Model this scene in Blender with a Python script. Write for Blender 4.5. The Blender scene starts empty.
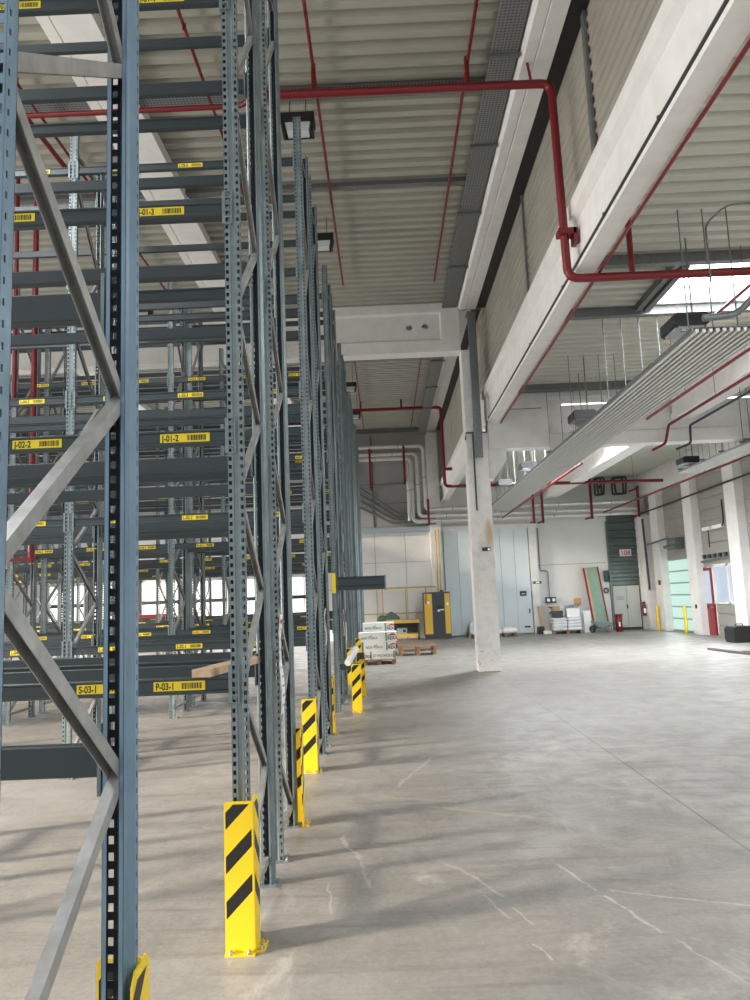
import bpy, bmesh, math, random
from mathutils import Vector, Matrix
random.seed(4)
SC = bpy.context.scene
COL = SC.collection
# ------------------------------------------------------------------ camera, world, light, exposure
F_PX, CAM_H = 750.0, 1.9
yaw, pitch, roll = [math.radians(a) for a in (-0.571, 7.394, -2.283)]
fwd = Vector((math.sin(yaw)*math.cos(pitch), math.cos(yaw)*math.cos(pitch), math.sin(pitch)))
rt0 = Vector((math.cos(yaw), -math.sin(yaw), 0)); up0 = rt0.cross(fwd)
rt = math.cos(roll)*rt0 + math.sin(roll)*up0
up = -math.sin(roll)*rt0 + math.cos(roll)*up0
CAM = Vector((0, 0, CAM_H))
cd = bpy.data.cameras.new('camera'); cam = bpy.data.objects.new('camera', cd); COL.objects.link(cam)
cd.sensor_fit = 'VERTICAL'; cd.sensor_height = 36.0; cd.lens = 36.0*F_PX/1000.0
cd.clip_start = 0.05; cd.clip_end = 300
M = Matrix((rt, up, -fwd)).transposed().to_4x4(); M.translation = CAM
cam.matrix_world = M
SC.camera = cam
w = bpy.data.worlds.new('world'); SC.world = w; w.use_nodes = True
w.node_tree.nodes['Background'].inputs[0].default_value = (0.93, 0.97, 1.0, 1)
w.node_tree.nodes['Background'].inputs[1].default_value = 1.12
SC.view_settings.view_transform = 'Standard'; SC.view_settings.look = 'None'
SC.view_settings.exposure = 0.0; SC.view_settings.gamma = 1.0
SC.view_settings.use_curve_mapping = False
SC.cycles.use_denoising = True; SC.cycles.denoising_prefilter = 'ACCURATE'
SC.cycles.max_bounces = 6; SC.cycles.diffuse_bounces = 4; SC.cycles.glossy_bounces = 3
SC.cycles.sample_clamp_indirect = 6.0
SKY_E, WIN_E = 9.0, 7.0          # daylight through the rooflights and through the windows and gates

def area(name, loc, rot, sx, sy, energy, colr=(1, 1, 1), spread=180):
    l = bpy.data.lights.new(name, 'AREA'); l.shape = 'RECTANGLE'; l.size = sx; l.size_y = sy
    l.energy = energy; l.color = colr; l.spread = math.radians(spread)
    o = bpy.data.objects.new(name, l); COL.objects.link(o); o.location = loc; o.rotation_euler = rot
    return o
PI = math.pi
# low sun slanting in through the open loading gates of the left wall
sl = bpy.data.lights.new('low_sun', 'SUN'); sl.energy = 12.5; sl.color = (1.0, .84, .66); sl.angle = math.radians(5)
so = bpy.data.objects.new('low_sun', sl); COL.objects.link(so)
sd = Vector((1.0, .33, -.27)).normalized(); so.rotation_euler = sd.to_track_quat('-Z', 'Y').to_euler(); so.location = (-25, -5, 9)
# daylight entering by the loading gates of the left wall and by the rooflights, real and added (each in its opening)
area('gate_daylight', (-17.0, 3.0, 2.0), (0, -PI/2, 0), 3.2, 7.0, 700, (1.0, .94, .86), 120)
area('gate_daylight', (-17.0, 14.0, 2.2), (0, -PI/2, 0), 3.4, 10.0, 900, (1.0, .96, .92), 120)
area('gate_daylight', (-17.0, 27.0, 2.2), (0, -PI/2, 0), 3.4, 10.0, 800, (1.0, .97, .93), 120)
area('rooflight_daylight', (7.2, 12.2, 6.98), (0, 0, 0), 4.2, 1.8, 430, (.95, .98, 1), 160)
area('rooflight_daylight', (7.2, 4.2, 6.98), (0, 0, 0), 4.2, 1.8, 520, (.95, .98, 1), 160)
area('rooflight_daylight', (5.3, 22.2, 6.98), (0, 0, 0), 3.1, 2.2, 1900, (.95, .98, 1), 160)  # rooflight added behind the cross beam to brighten the far end
area('rooflight_daylight', (-7.25, 4.6, 9.38), (0, 0, 0), 3.6, 4.8, 500, (.97, .98, 1))  # unseen rooflight added over the left racks to light them from above
area('window_daylight', (11.7, 27.0, 1.9), (0, PI/2, 0), 1.3, 2.0, 60, (.85, .93, 1))
area('window_daylight', (11.7, 23.0, 1.9), (0, PI/2, 0), 1.3, 3.4, 60, (.85, .93, 1))
area('gate_daylight', (11.7, 31.0, 1.5), (0, PI/2, 0), 2.6, 2.4, 45, (.85, 1, .95))
area('window_daylight', (-9.0, 34.2, 2.6), (-PI/2, 0, 0), 12.0, 2.6, 400, (.97, .98, 1))

# ------------------------------------------------------------------ pixel measurement helpers (750 x 1000 photo)
def ray(x, y): return rt*((x-375)/F_PX) - up*((y-500)/F_PX) + fwd
def atY(x, y, Y): d = ray(x, y); return CAM + d*(Y/d.y)
def atX(x, y, X): d = ray(x, y); return CAM + d*(X/d.x)
def atZ(x, y, Z): d = ray(x, y); return CAM + d*((Z-CAM_H)/d.z)

# ------------------------------------------------------------------ materials
MATS = {}
def mat(name, col, rough=.6, metal=0.0, noise=0.0, nscale=6.0, col2=None, bump=0.0, spec=.5, emit=0.0, emitcol=None):
    if name in MATS: return MATS[name]
    m = bpy.data.materials.new(name); m.use_nodes = True; nt = m.node_tree
    b = nt.nodes['Principled BSDF']
    b.inputs['Base Color'].default_value = (*col, 1); b.inputs['Roughness'].default_value = rough
    b.inputs['Metallic'].default_value = metal
    b.inputs['Specular IOR Level'].default_value = spec
    if noise or col2 or bump:
        tc = nt.nodes.new('ShaderNodeTexCoord'); nz = nt.nodes.new('ShaderNodeTexNoise')
        nz.inputs['Scale'].default_value = nscale; nz.inputs['Detail'].default_value = 5; nz.inputs['Roughness'].default_value = .62
        nt.links.new(tc.outputs['Object'], nz.inputs['Vector'])
        mx = nt.nodes.new('ShaderNodeMix'); mx.data_type = 'RGBA'
        c2 = col2 or tuple(max(0, c*(1-noise)) for c in col)
        mx.inputs[6].default_value = (*col, 1); mx.inputs[7].default_value = (*c2, 1)
        rp = nt.nodes.new('ShaderNodeMapRange'); rp.inputs[1].default_value = .38; rp.inputs[2].default_value = .68
        nt.links.new(nz.outputs['Fac'], rp.inputs[0]); nt.links.new(rp.outputs[0], mx.inputs[0])
        nt.links.new(mx.outputs[2], b.inputs['Base Color'])
        if bump:
            bp = nt.nodes.new('ShaderNodeBump'); bp.inputs['Strength'].default_value = bump; bp.inputs['Distance'].default_value = .02
            nt.links.new(nz.outputs['Fac'], bp.inputs['Height']); nt.links.new(bp.outputs[0], b.inputs['Normal'])
    if emit:
        b.inputs['Emission Color'].default_value = (*(emitcol or col), 1); b.inputs['Emission Strength'].default_value = emit
    MATS[name] = m
    return m

class NG:
    """small helper for math in a node tree"""
    def __init__(s, nt): s.nt = nt
    def m(s, op, a, b=None, c=None, clamp=False):
        n = s.nt.nodes.new('ShaderNodeMath'); n.operation = op; n.use_clamp = clamp
        for i, v in enumerate((a, b, c)):
            if v is None: continue
            if isinstance(v, (int, float)): n.inputs[i].default_value = v
            else: s.nt.links.new(v, n.inputs[i])
        return n.outputs[0]
    def noise(s, vec, scale, detail=4, rough=.6, dist=0.0):
        n = s.nt.nodes.new('ShaderNodeTexNoise'); n.inputs['Scale'].default_value = scale
        n.inputs['Detail'].default_value = detail; n.inputs['Roughness'].default_value = rough; n.inputs['Distortion'].default_value = dist
        s.nt.links.new(vec, n.inputs['Vector']); return n.outputs['Fac']
    def rng(s, v, a, b, c=0.0, d=1.0):
        n = s.nt.nodes.new('ShaderNodeMapRange'); n.interpolation_type = 'SMOOTHSTEP'
        s.nt.links.new(v, n.inputs[0])
        for i, q in enumerate((a, b, c, d)): n.inputs[i+1].default_value = q
        return n.outputs[0]
    def mix(s, f, a, b):
        n = s.nt.nodes.new('ShaderNodeMix'); n.data_type = 'RGBA'
        if isinstance(f, (int, float)): n.inputs[0].default_value = f
        else: s.nt.links.new(f, n.inputs[0])
        for i, v in ((6, a), (7, b)):
            if isinstance(v, tuple): n.inputs[i].default_value = (*v, 1)
            else: s.nt.links.new(v, n.inputs[i])
        return n.outputs[2]
    def mapping(s, vec, scale, rot=(0, 0, 0)):
        n = s.nt.nodes.new('ShaderNodeMapping'); n.inputs['Scale'].default_value = scale; n.inputs['Rotation'].default_value = rot
        s.nt.links.new(vec, n.inputs[0]); return n.outputs[0]

def floor_material():
    m = bpy.data.materials.new('worn_concrete'); m.use_nodes = True; nt = m.node_tree; b = nt.nodes['Principled BSDF']; g = NG(nt)
    tc = nt.nodes.new('ShaderNodeTexCoord'); v = tc.outputs['Object']
    sx = nt.nodes.new('ShaderNodeSeparateXYZ'); nt.links.new(v, sx.inputs[0]); X, Y = sx.outputs[0], sx.outputs[1]
    DX = g.m('ADD', X, g.m('MULTIPLY', g.m('SUBTRACT', g.noise(v, 3.0, 4), .5), .16)); BR = g.rng(g.noise(v, 14, 5, .7), .3, .5)
    big = g.rng(g.noise(v, .45, 5, .6, .6), .35, .68)
    mid = g.rng(g.noise(v, 2.2, 7, .68, .5), .35, .7)
    fine = g.rng(g.noise(v, 26, 6, .7), .3, .75)
    c = g.mix(big, (.215, .204, .19), (.30, .287, .271))
    c = g.mix(g.m('MULTIPLY', mid, .65), c, (.175, .166, .153))
    c = g.mix(g.m('MULTIPLY', fine, .28), c, (.45, .43, .40))
    # sweeping trowel marks along the aisles
    st = g.noise(g.mapping(v, (.5, 7, 1), (0, 0, .08)), 1.3, 6, .65, .4)
    c = g.mix(g.m('MULTIPLY', g.rng(st, .48, .72), .55), c, (.145, .137, .127))
    # tyre rubber arcs
    wv = g.noise(g.mapping(v, (2.2, .35, 1), (0, 0, -.5)), 2.2, 5, .6, 1.2)
    c = g.mix(g.m('MULTIPLY', g.rng(wv, .56, .70), .3), c, (.18, .172, .165))
    # pale dried dust patches
    du = g.rng(g.noise(g.mapping(v, (1, .7, 1)), 1.1, 9, .72, 1.4), .56, .72)
    c = g.mix(g.m('MULTIPLY', du, .5), c, (.52, .49, .455))
    def seg(a, bb, wd, colr, k=1.0):
        nonlocal c
        ax, ay = a; bx, by = bb; dx, dy = bx-ax, by-ay; L2 = dx*dx+dy*dy
        px = g.m('SUBTRACT', DX, ax); py = g.m('SUBTRACT', Y, ay)
        t = g.m('DIVIDE', g.m('ADD', g.m('MULTIPLY', px, dx), g.m('MULTIPLY', py, dy)), L2, clamp=True)
        ex = g.m('SUBTRACT', px, g.m('MULTIPLY', t, dx)); ey = g.m('SUBTRACT', py, g.m('MULTIPLY', t, dy))
        d = g.m('SQRT', g.m('ADD', g.m('MULTIPLY', ex, ex), g.m('MULTIPLY', ey, ey)))
        wob = g.m('MULTIPLY', g.noise(v, 9, 3), wd*1.2)
        f = g.rng(g.m('ADD', d, wob), wd*.7, wd*1.6, 1.0, 0.0)
        c = g.mix(g.m('MULTIPLY', g.m('MULTIPLY', f, BR), k*.7), c, colr)
    pale = (.56, .54, .51)
    for a, bb, wd, k in (((1.12, 5.55), (1.24, 5.07), .018, .75), ((1.29, 4.97), (1.44, 4.45), .018, .8), ((1.35, 5.05), (2.07, 4.76), .016, .6),
                      ((1.49, 4.35), (1.65, 3.86), .014, .6), ((.37, 5.63), (.65, 5.03), .022, .55), ((.53, 5.04), (.64, 4.7), .018, .5),
                      ((.70, 4.84), (.78, 4.61), .014, .6), ((.72, 4.36), (.78, 4.18), .012, .7), ((-.43, 6.38), (-.17, 5.25), .02, .5),
                      ((.03, 7.86), (.47, 9.21), .035, .6), ((-.47, 5.35), (-.41, 4.86), .012, .5), ((2.8, 9.0), (4.6, 9.6), .02, .4), ((3.4, 6.2), (3.9, 5.4), .014, .5)):
        seg(a, bb, wd, pale, k)
    seg((.35, 7.1), (1.14, 6.68), .05, (.52, .43, .22), .6)
    seg((-.1, 7.5), (.55, 7.25), .06, (.50, .43, .26), .4)
    # sawn joints
    for coord, at, wd in ((X, 2.52, .010), (X, -6.1, .010), (X, 8.6, .010)):
        f = g.rng(g.m('ABSOLUTE', g.m('SUBTRACT', coord, at)), wd*.6, wd*1.4, 1.0, 0.0)
        c = g.mix(g.m('MULTIPLY', f, .8), c, (.10, .095, .09))
    for at in (7.68, 10.37, 15.4, 20.6, 25.8, 31.0, 2.5):
        f = g.rng(g.m('ABSOLUTE', g.m('SUBTRACT', Y, at)), .004, .012, 1.0, 0.0)
        c = g.mix(g.m('MULTIPLY', f, .5), c, (.14, .13, .125))
    nt.links.new(c, b.inputs['Base Color'])
    r = g.m('ADD', g.m('MULTIPLY', mid, .22), .36); nt.links.new(r, b.inputs['Roughness'])
    b.inputs['Specular IOR Level'].default_value = .45
    bp = nt.nodes.new('ShaderNodeBump'); bp.inputs['Strength'].default_value = .12; bp.inputs['Distance'].default_value = .01
    nt.links.new(fine, bp.inputs['Height']); nt.links.new(bp.outputs[0], b.inputs['Normal'])
    return m

def stripe_material():
    m = bpy.data.materials.new('yellow_black_stripes'); m.use_nodes = True; nt = m.node_tree; b = nt.nodes['Principled BSDF']; g = NG(nt)
    tc = nt.nodes.new('ShaderNodeTexCoord'); s = nt.nodes.new('ShaderNodeSeparateXYZ'); nt.links.new(tc.outputs['Object'], s.inputs[0])
    X, Y, Z = s.outputs
    # slanted bands, 0.235 m apart, three of them above a plain foot
    u = g.m('SUBTRACT', g.m('ADD', g.m('SUBTRACT', Z, X), Y), .255)
    t = g.m('FRACT', g.m('DIVIDE', u, .235))
    band = g.m('LESS_THAN', t, .39)
    low = g.m('GREATER_THAN', u, 0.0)
    top = g.m('LESS_THAN', Z, .785)
    inx = g.m('LESS_THAN', g.m('ABSOLUTE', X), .071)
    f = g.m('MULTIPLY', g.m('MULTIPLY', band, low), g.m('MULTIPLY', top, 1.0))
    edge = g.m('LESS_THAN', g.m('ABSOLUTE', g.m('SUBTRACT', X, -.002)), .073)
    isside = g.m('GREATER_THAN', Y, .012)
    f = g.m('MULTIPLY', f, g.m('MAXIMUM', edge, isside))
    nz = g.noise(tc.outputs['Object'], 38, 5, .7)
    wear = g.m('MULTIPLY', g.m('GREATER_THAN', nz, .70), g.m('LESS_THAN', Z, .26))
    c = g.mix(f, (.83, .60, .015), (.012, .012, .012))
    c = g.mix(g.m('MULTIPLY', wear, .8), c, (.35, .27, .08))
    nt.links.new(c, b.inputs['Base Color']); b.inputs['Roughness'].default_value = .42
    return m

def ribbed(name, base, dark, rough=.6):
    return mat(name, base, rough, 0, 0, 1.3, dark)

M_FLOOR = floor_material(); M_STRIPE = stripe_material()
M_POST = mat('galvanised_blue_grey', (.205, .255, .27), .42, .3, .3, 5)
M_POST0 = mat('blue_grey_paint', (.175, .27, .36), .38, .2, .18, 4)
M_BEAM = mat('slate_painted_beam', (.036, .050, .057), .42, .15, .15, 3)
M_BRACE = mat('galvanised_brace', (.36, .365, .355), .36, .3, .35, 9, None, .1)
M_YEL = mat('safety_yellow', (.83, .58, .015), .45, 0, .1, 9)
M_LABEL = mat('yellow_label', (.80, .62, .02), .5)
M_INK = mat('black_ink', (.012, .012, .012), .6)
M_WHITE = mat('white_paint', (.78, .765, .745), .62, 0, .10, 2.5, None, .03)
M_CONC = mat('white_concrete', (.80, .79, .77), .7, 0, .10, 3.0, None, .05)
M_DECK = mat('grey_roof_sheet', (.355, .35, .30), .5, 0, .12, .7)
M_DECK2 = mat('pale_roof_sheet', (.60, .61, .53), .5, 0, .08, .7)
M_CLAD = mat('beige_grey_cladding', (.35, .335, .285), .55, 0, .15, .8)
M_BACK = mat('white_wall_panel', (.72, .71, .69), .65, 0, .08, .8)
M_GATEW = mat('pale_blue_gate', (.70, .78, .82), .5, 0, .05, 1.2)
M_RED = mat('red_pipe_paint', (.165, .005, .009), .4, 0, .1, 8)
M_REDD = mat('red_door_paint', (.24, .012, .022), .4)
M_GALV = mat('zinc_tray', (.21, .23, .245), .42, .6, .2, 12)
M_TRAY = mat('dull_zinc', (.17, .18, .18), .5, .4, .2, 12)
M_SILV = mat('silver_cladding', (.72, .71, .69), .3, .35, .15, 3)
M_PANEL = mat('radiant_panel_grey', (.60, .61, .59), .35, .1, .1, 4)
M_BLACK = mat('black_plastic', (.015, .015, .017), .4)
M_DARK = mat('dark_grey_metal', (.05, .055, .06), .45, .3)
M_GLASSD = mat('lamp_glass', (.55, .60, .60), .2)
M_STEEL = mat('steel_blue_beam', (.33, .39, .44), .45, .3)
M_WOOD = mat('raw_pine', (.60, .43, .28), .6, 0, .25, 14)
M_PALLET = mat('pallet_wood', (.30, .17, .09), .75, 0, .4, 12)
M_CARD = mat('white_carton', (.85, .85, .84), .6)
M_KRAFT = mat('brown_cardboard', (.45, .28, .15), .7)
M_GREEN = mat('print_green', (.10, .33, .09), .6)
M_REDINK = mat('print_red', (.50, .03, .03), .6)
M_GREYINK = mat('print_grey', (.25, .26, .26), .6)
M_SKY = mat('skylight_daylight', (1, 1, 1), .5, emit=SKY_E, emitcol=(.96, .99, 1))
M_WIN = mat('window_daylight', (.02, .02, .02), .2, emit=.72, emitcol=(.70, .84, 1.0))
M_WINL = mat('gate_daylight_pane', (1, 1, 1), .5, emit=1.15, emitcol=(1, .98, .95))
M_GATEG = mat('translucent_gate_pane', (.05, .06, .055), .4, emit=.78, emitcol=(.70, 1.0, .88))
M_CYEL = mat('machine_yellow', (.68, .42, .05), .45)
M_CDARK = mat('machine_charcoal', (.035, .045, .058), .45)
M_TARP = mat('green_tarpaulin', (.10, .17, .13), .7, 0, .4, 7)
M_GREYG = mat('grey_green_board', (.25, .36, .29), .6, 0, .15, 3)
M_GREYDOOR = mat('light_grey_door', (.52, .53, .50), .5, 0, .05, 2)
M_RUBBER = mat('rubber', (.02, .02, .02), .8)
M_BLUEC = mat('dark_blue_conduit', (.02, .03, .06), .4)
M_CHROME = mat('chrome', (.7, .7, .7), .2, 1.0)
M_GLOW = mat('glowing_white', (1, 1, 1), .5, emit=1.4)
M_RUST = mat('concrete_rust', (.76, .75, .725), .7, 0, 0, 2, (.42, .27, .13))

def perf_material():
    m = bpy.data.materials.new('perforated_zinc'); m.use_nodes = True; nt = m.node_tree; b = nt.nodes['Principled BSDF']; g = NG(nt)
    tc = nt.nodes.new('ShaderNodeTexCoord'); s_ = nt.nodes.new('ShaderNodeSeparateXYZ'); nt.links.new(tc.outputs['Object'], s_.inputs[0])
    fx = g.m('ABSOLUTE', g.m('SUBTRACT', g.m('FRACT', g.m('DIVIDE', s_.outputs[0], .05)), .5))
    fy = g.m('ABSOLUTE', g.m('SUBTRACT', g.m('FRACT', g.m('DIVIDE', s_.outputs[1], .05)), .5))
    hole = g.m('MULTIPLY', g.m('LESS_THAN', fx, .27), g.m('LESS_THAN', fy, .2))
    c = g.mix(hole, (.20, .21, .215), (.045, .045, .045))
    nt.links.new(c, b.inputs['Base Color']); b.inputs['Roughness'].default_value = .45; b.inputs['Metallic'].default_value = .3
    return m
M_PERF = perf_material()

# ------------------------------------------------------------------ mesh builder
class MB:
    def __init__(s): s.v = []; s.f = []; s.mi = []; s.mats = []; s.cur = 0; s.sm = []
    def use(s, m):
        if m not in s.mats: s.mats.append(m)
        s.cur = s.mats.index(m); return s
    def add(s, vs, fs, smooth=False):
        o = len(s.v); s.v += [tuple(p) for p in vs]
        for f in fs: s.f.append(tuple(i+o for i in f)); s.mi.append(s.cur); s.sm.append(smooth)
    def box(s, x0, x1, y0, y1, z0, z1):
        s.add([(x0, y0, z0), (x1, y0, z0), (x1, y1, z0), (x0, y1, z0), (x0, y0, z1), (x1, y0, z1), (x1, y1, z1), (x0, y1, z1)],
              [(0, 3, 2, 1), (4, 5, 6, 7), (0, 1, 5, 4), (1, 2, 6, 5), (2, 3, 7, 6), (3, 0, 4, 7)])
        return s
    def obox(s, c, ax, ay, az):
        """box about c with half-axis vectors"""
        c, ax, ay, az = map(Vector, (c, ax, ay, az)); vs = []
        for k in (-1, 1):
            for (i, j) in ((-1, -1), (1, -1), (1, 1), (-1, 1)): vs.append(c+ax*i+ay*j+az*k)
        s.add(vs, [(0, 3, 2, 1), (4, 5, 6, 7), (0, 1, 5, 4), (1, 2, 6, 5), (2, 3, 7, 6), (3, 0, 4, 7)]); return s
    def bar(s, a, b, wd, ht, upv=(0, 0, 1)):
        a, b = Vector(a), Vector(b); d = (b-a); L = d.length; d.normalize()
        u = Vector(upv); sd = d.cross(u)
        if sd.length < 1e-4: sd = d.cross(Vector((0, 1, 0)))
        sd.normalize(); u = sd.cross(d)
        return s.obox((a+b)/2, d*(L/2), sd*(wd/2), u*(ht/2))
    def prism(s, poly, axis, a, b, smooth=False):
        """poly: list of 2D points; axis 'x' -> (y,z), 'y' -> (x,z), 'z' -> (x,y)"""
        n = len(poly)
        def P(p, t): return {'x': (t, p[0], p[1]), 'y': (p[0], t, p[1]), 'z': (p[0], p[1], t)}[axis]
        vs = [P(p, a) for p in poly]+[P(p, b) for p in poly]
        fs = [(i, (i+1) % n, n+(i+1) % n, n+i) for i in range(n)]
        s.add(vs, fs, smooth); s.add(vs, [tuple(range(n))[::-1], tuple(range(n, 2*n))]); return s
    def tube(s, pts, r, n=10, bend=0.0, cap=True):
        pts = [Vector(p) for p in pts]
        if bend > 0 and len(pts) > 2:
            q = [pts[0]]
            for i in range(1, len(pts)-1):
                a, b, c = pts[i-1], pts[i], pts[i+1]
                d1 = (a-b); d2 = (c-b); k = min(bend, d1.length*.45, d2.length*.45); d1.normalize(); d2.normalize()
                p1, p2 = b+d1*k, b+d2*k
                for j in range(6):
                    t = j/5; q.append((1-t)**2*p1+2*t*(1-t)*b+t*t*p2)
            q.append(pts[-1]); pts = q
        rings = []; prev = None
        for i, p in enumerate(pts):
            d = (pts[min(i+1, len(pts)-1)]-pts[max(i-1, 0)]).normalized()
            if prev is None:
                u = d.cross(Vector((0, 0, 1)));
                if u.length < .05: u = d.cross(Vector((1, 0, 0)))
            else: u = prev-d*prev.dot(d)
            u.normalize(); prev = u; v = d.cross(u)
            rings.append([p+(u*math.cos(2*PI*k/n)+v*math.sin(2*PI*k/n))*r for k in range(n)])
        vs = [p for R in rings for p in R]; fs = []
        for i in range(len(rings)-1):
            for k in range(n): fs.append((i*n+k, i*n+(k+1) % n, (i+1)*n+(k+1) % n, (i+1)*n+k))
        s.add(vs, fs, True)
        if cap: s.add(rings[0]+rings[-1], [tuple(range(n)), tuple(range(2*n-1, n-1, -1))])
        return s
    def cyl(s, a, b, r, n=16): return s.tube([a, b], r, n)
    def lathe(s, prof, n=20, c=(0, 0, 0)):
        vs = []; fs = []
        for (r, z) in prof:
            for k in range(n): vs.append((c[0]+r*math.cos(2*PI*k/n), c[1]+r*math.sin(2*PI*k/n), c[2]+z))
        for i in range(len(prof)-1):
            for k in range(n): fs.append((i*n+k, i*n+(k+1) % n, (i+1)*n+(k+1) % n, (i+1)*n+k))
        s.add(vs, fs, True); return s
    def mesh(s, name, m=None):
        me = bpy.data.meshes.new(name); me.from_pydata(s.v, [], s.f)
        for q in (s.mats or [m]): me.materials.append(q)
        for p, i, sm in zip(me.polygons, s.mi, s.sm): p.material_index = i if s.mats else 0; p.use_smooth = sm
        bm = bmesh.new(); bm.from_mesh(me); bmesh.ops.recalc_face_normals(bm, faces=bm.faces); bm.to_mesh(me); bm.free()
        me.update(); return me
    def build(s, name, m=None, parent=None, loc=None, bevel=0):
        return link(name, s.mesh(name, m), parent, loc, bevel)
def link(name, me, parent=None, loc=None, bevel=0):
    o = bpy.data.objects.new(name, me); COL.objects.link(o)
    if parent: o.parent = parent
    if loc: o.location = loc
    if bevel:
        b = o.modifiers.new('bevel', 'BEVEL'); b.width = bevel; b.segments = 2; b.limit_method = 'ANGLE'; b.angle_limit = math.radians(50)
    return o
def empty(name, label, cat, loc=(0, 0, 0), rz=0, group=None):
    o = bpy.data.objects.new(name, None); COL.objects.link(o); o.location = loc; o.rotation_euler = (0, 0, rz); o.empty_display_size = .1
    return tag(o, label, cat, group)
def tag(o, label, cat, group=None):
    o['label'] = label; o['category'] = cat
    if group: o['group'] = group
    return o
def struct(o): o['kind'] = 'structure'; return o
def text_mesh(name, body, size, m, align='LEFT', squash=1.0):
    c = bpy.data.curves.new(name, 'FONT'); c.body = body; c.size = size; c.align_x = align; c.extrude = .0008; c.offset = size*.022
    o = bpy.data.objects.new(name, c); COL.objects.link(o)
    dg = bpy.context.evaluated_depsgraph_get()
    me = bpy.data.meshes.new_from_object(o.evaluated_get(dg)); bpy.data.objects.remove(o); bpy.data.curves.remove(c)
    me.materials.clear(); me.materials.append(m)
    if squash != 1.0:
        for v in me.vertices: v.co.x *= squash
    return me
def copy_to(o, parent=None):
    c = o.copy(); COL.objects.link(c); c.parent = parent
    return c

# ------------------------------------------------------------------ room shell
Z_DECK, Z_DECK2 = 9.40, 7.0
Y0, Y1 = -4.0, 34.6
XL, XR = -17.5, 12.1
fl = MB(); fl.box(XL-.5, XR+.5, Y0, Y1+.4, -.2, 0); struct(fl.build('floor', M_FLOOR))
def deck(name, x0, x1, y0, y1, z, m, holes=()):
    b = MB(); P = .28
    y = y0
    while y < y1:
        for (a, za), (c, zc) in (((0, z), (.13, z)), ((.13, z), (.165, z+.09)), ((.165, z+.09), (.245, z+.09)), ((.245, z+.09), (.28, z))):
            xs = [(x0, x1)]
            for (hx0, hx1, hy0, hy1) in holes:
                if hy0 <= y+(a+c)/2 <= hy1: xs = [(x0, hx0), (hx1, x1)]
            for (xa, xb) in xs:
                b.add([(xa, y+a, za), (xb, y+a, za), (xb, y+c, zc), (xa, y+c, zc)], [(0, 1, 2, 3)])
        y += P
    b.box(x0, x1, y0, y0+.02, z, z+.3)
    o = b.build(name, m); return struct(o)
SKYL_ADDED = (-9.1, -5.4, 2.1, 7.1)  # opening for the added left rooflight, out of view
deck('ceiling', XL, 2.95, Y0, 19.0, Z_DECK, M_DECK, (SKYL_ADDED,))
deck('ceiling_rear', XL, 2.95, 19.0, Y1+.3, Z_DECK+.3, M_DECK)
SKY = ((5.05, 9.4, 11.28, 13.18), (5.05, 9.4, 3.3, 5.2), (3.7, 6.9, 21.0, 23.4))  # last opening belongs to the rooflight added behind the cross beam
deck('ceiling_right', 2.95, XR+.2, Y0, Y1, Z_DECK2, M_DECK2, SKY)
for i, (a, b_, c, d) in enumerate(SKY):
    q = MB(); q.use(M_SKY).add([(a, c, Z_DECK2+.32), (b_, c, Z_DECK2+.32), (b_, d, Z_DECK2+.32), (a, d, Z_DECK2+.32)], [(0, 1, 2, 3)])
    q.use(M_WHITE).box(a-.05, b_+.05, c-.06, c, Z_DECK2-.0, Z_DECK2+.34).box(a-.05, b_+.05, d, d+.06, Z_DECK2, Z_DECK2+.34)
    q.use(M_DECK2).box(a-.06, a, c-.06, d+.06, Z_DECK2, Z_DECK2+.34)
    struct(q.build('window_%d' % (i+1)))
    t = MB()
    for yy in (c-.14, d+.14): t.box(2.95, XR, yy-.07, yy+.07, Z_DECK2-.16, Z_DECK2)
    t.box(a-.30, a-.20, c, d, Z_DECK2-.12, Z_DECK2).box(a-.17, a-.07, c, d, Z_DECK2-.16, Z_DECK2)
    struct(t.build('trim_%d' % (i+1), M_TRAY))
q = MB(); a, b_, c, d = SKYL_ADDED; zz = Z_DECK+.32
q.use(M_SKY).add([(a, c, zz), (b_, c, zz), (b_, d, zz), (a, d, zz)], [(0, 1, 2, 3)])
q.use(M_WHITE).box(a, b_, c-.16, c+.1, Z_DECK, zz).box(a, b_, d-.1, d+.16, Z_DECK, zz).box(a-.06, a, c-.06, d+.06, Z_DECK, zz).box(b_, b_+.06, c-.06, d+.06, Z_DECK, zz)
struct(q.build('window_20'))  # added left rooflight, out of view
# wall between the two halls above the girder (cladding with horizontal ribs)
b = MB(); z = 7.05; k = 0
prof = [(2.86, 7.05)]
while z < Z_DECK+.25:
    prof += [(2.86, z+.11), (2.835, z+.125), (2.835, z+.155), (2.86, z+.17)]; z += .17
prof += [(2.95, z), (2.95, 7.05)]
b.prism(prof, 'y', Y0, Y1); struct(b.build('wall_divider', M_CLAD))
b = MB(); b.box(2.62, 2.85, Y0, 18.6, 9.20, 9.26); b.box(2.62, 2.85, 19.1, 34.2, 9.50, 9.56); struct(b.build('trim_8', M_BLACK))  # black strip standing in for the shade in the gap over the cladding
# girder over the columns
b = MB()
gz0, gz1 = 6.14, 7.10
b.prism([(2.70, gz1), (2.70, gz1-.20), (2.79, gz1-.27), (2.79, gz0+.12), (2.735, gz0+.06), (2.735, gz0), (3.0, gz0), (3.0, gz1)], 'y', Y0, 18.66)
struct(b.build('roof_girder', M_CONC))
b = MB()
b.prism([(2.70, gz1), (2.70, gz1-.20), (2.79, gz1-.27), (2.79, gz0+.12), (2.735, gz0+.06), (2.735, gz0), (3.0, gz0), (3.0, gz1)], 'y', 19.1, Y1)
struct(b.build('roof_girder', M_CONC))
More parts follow.
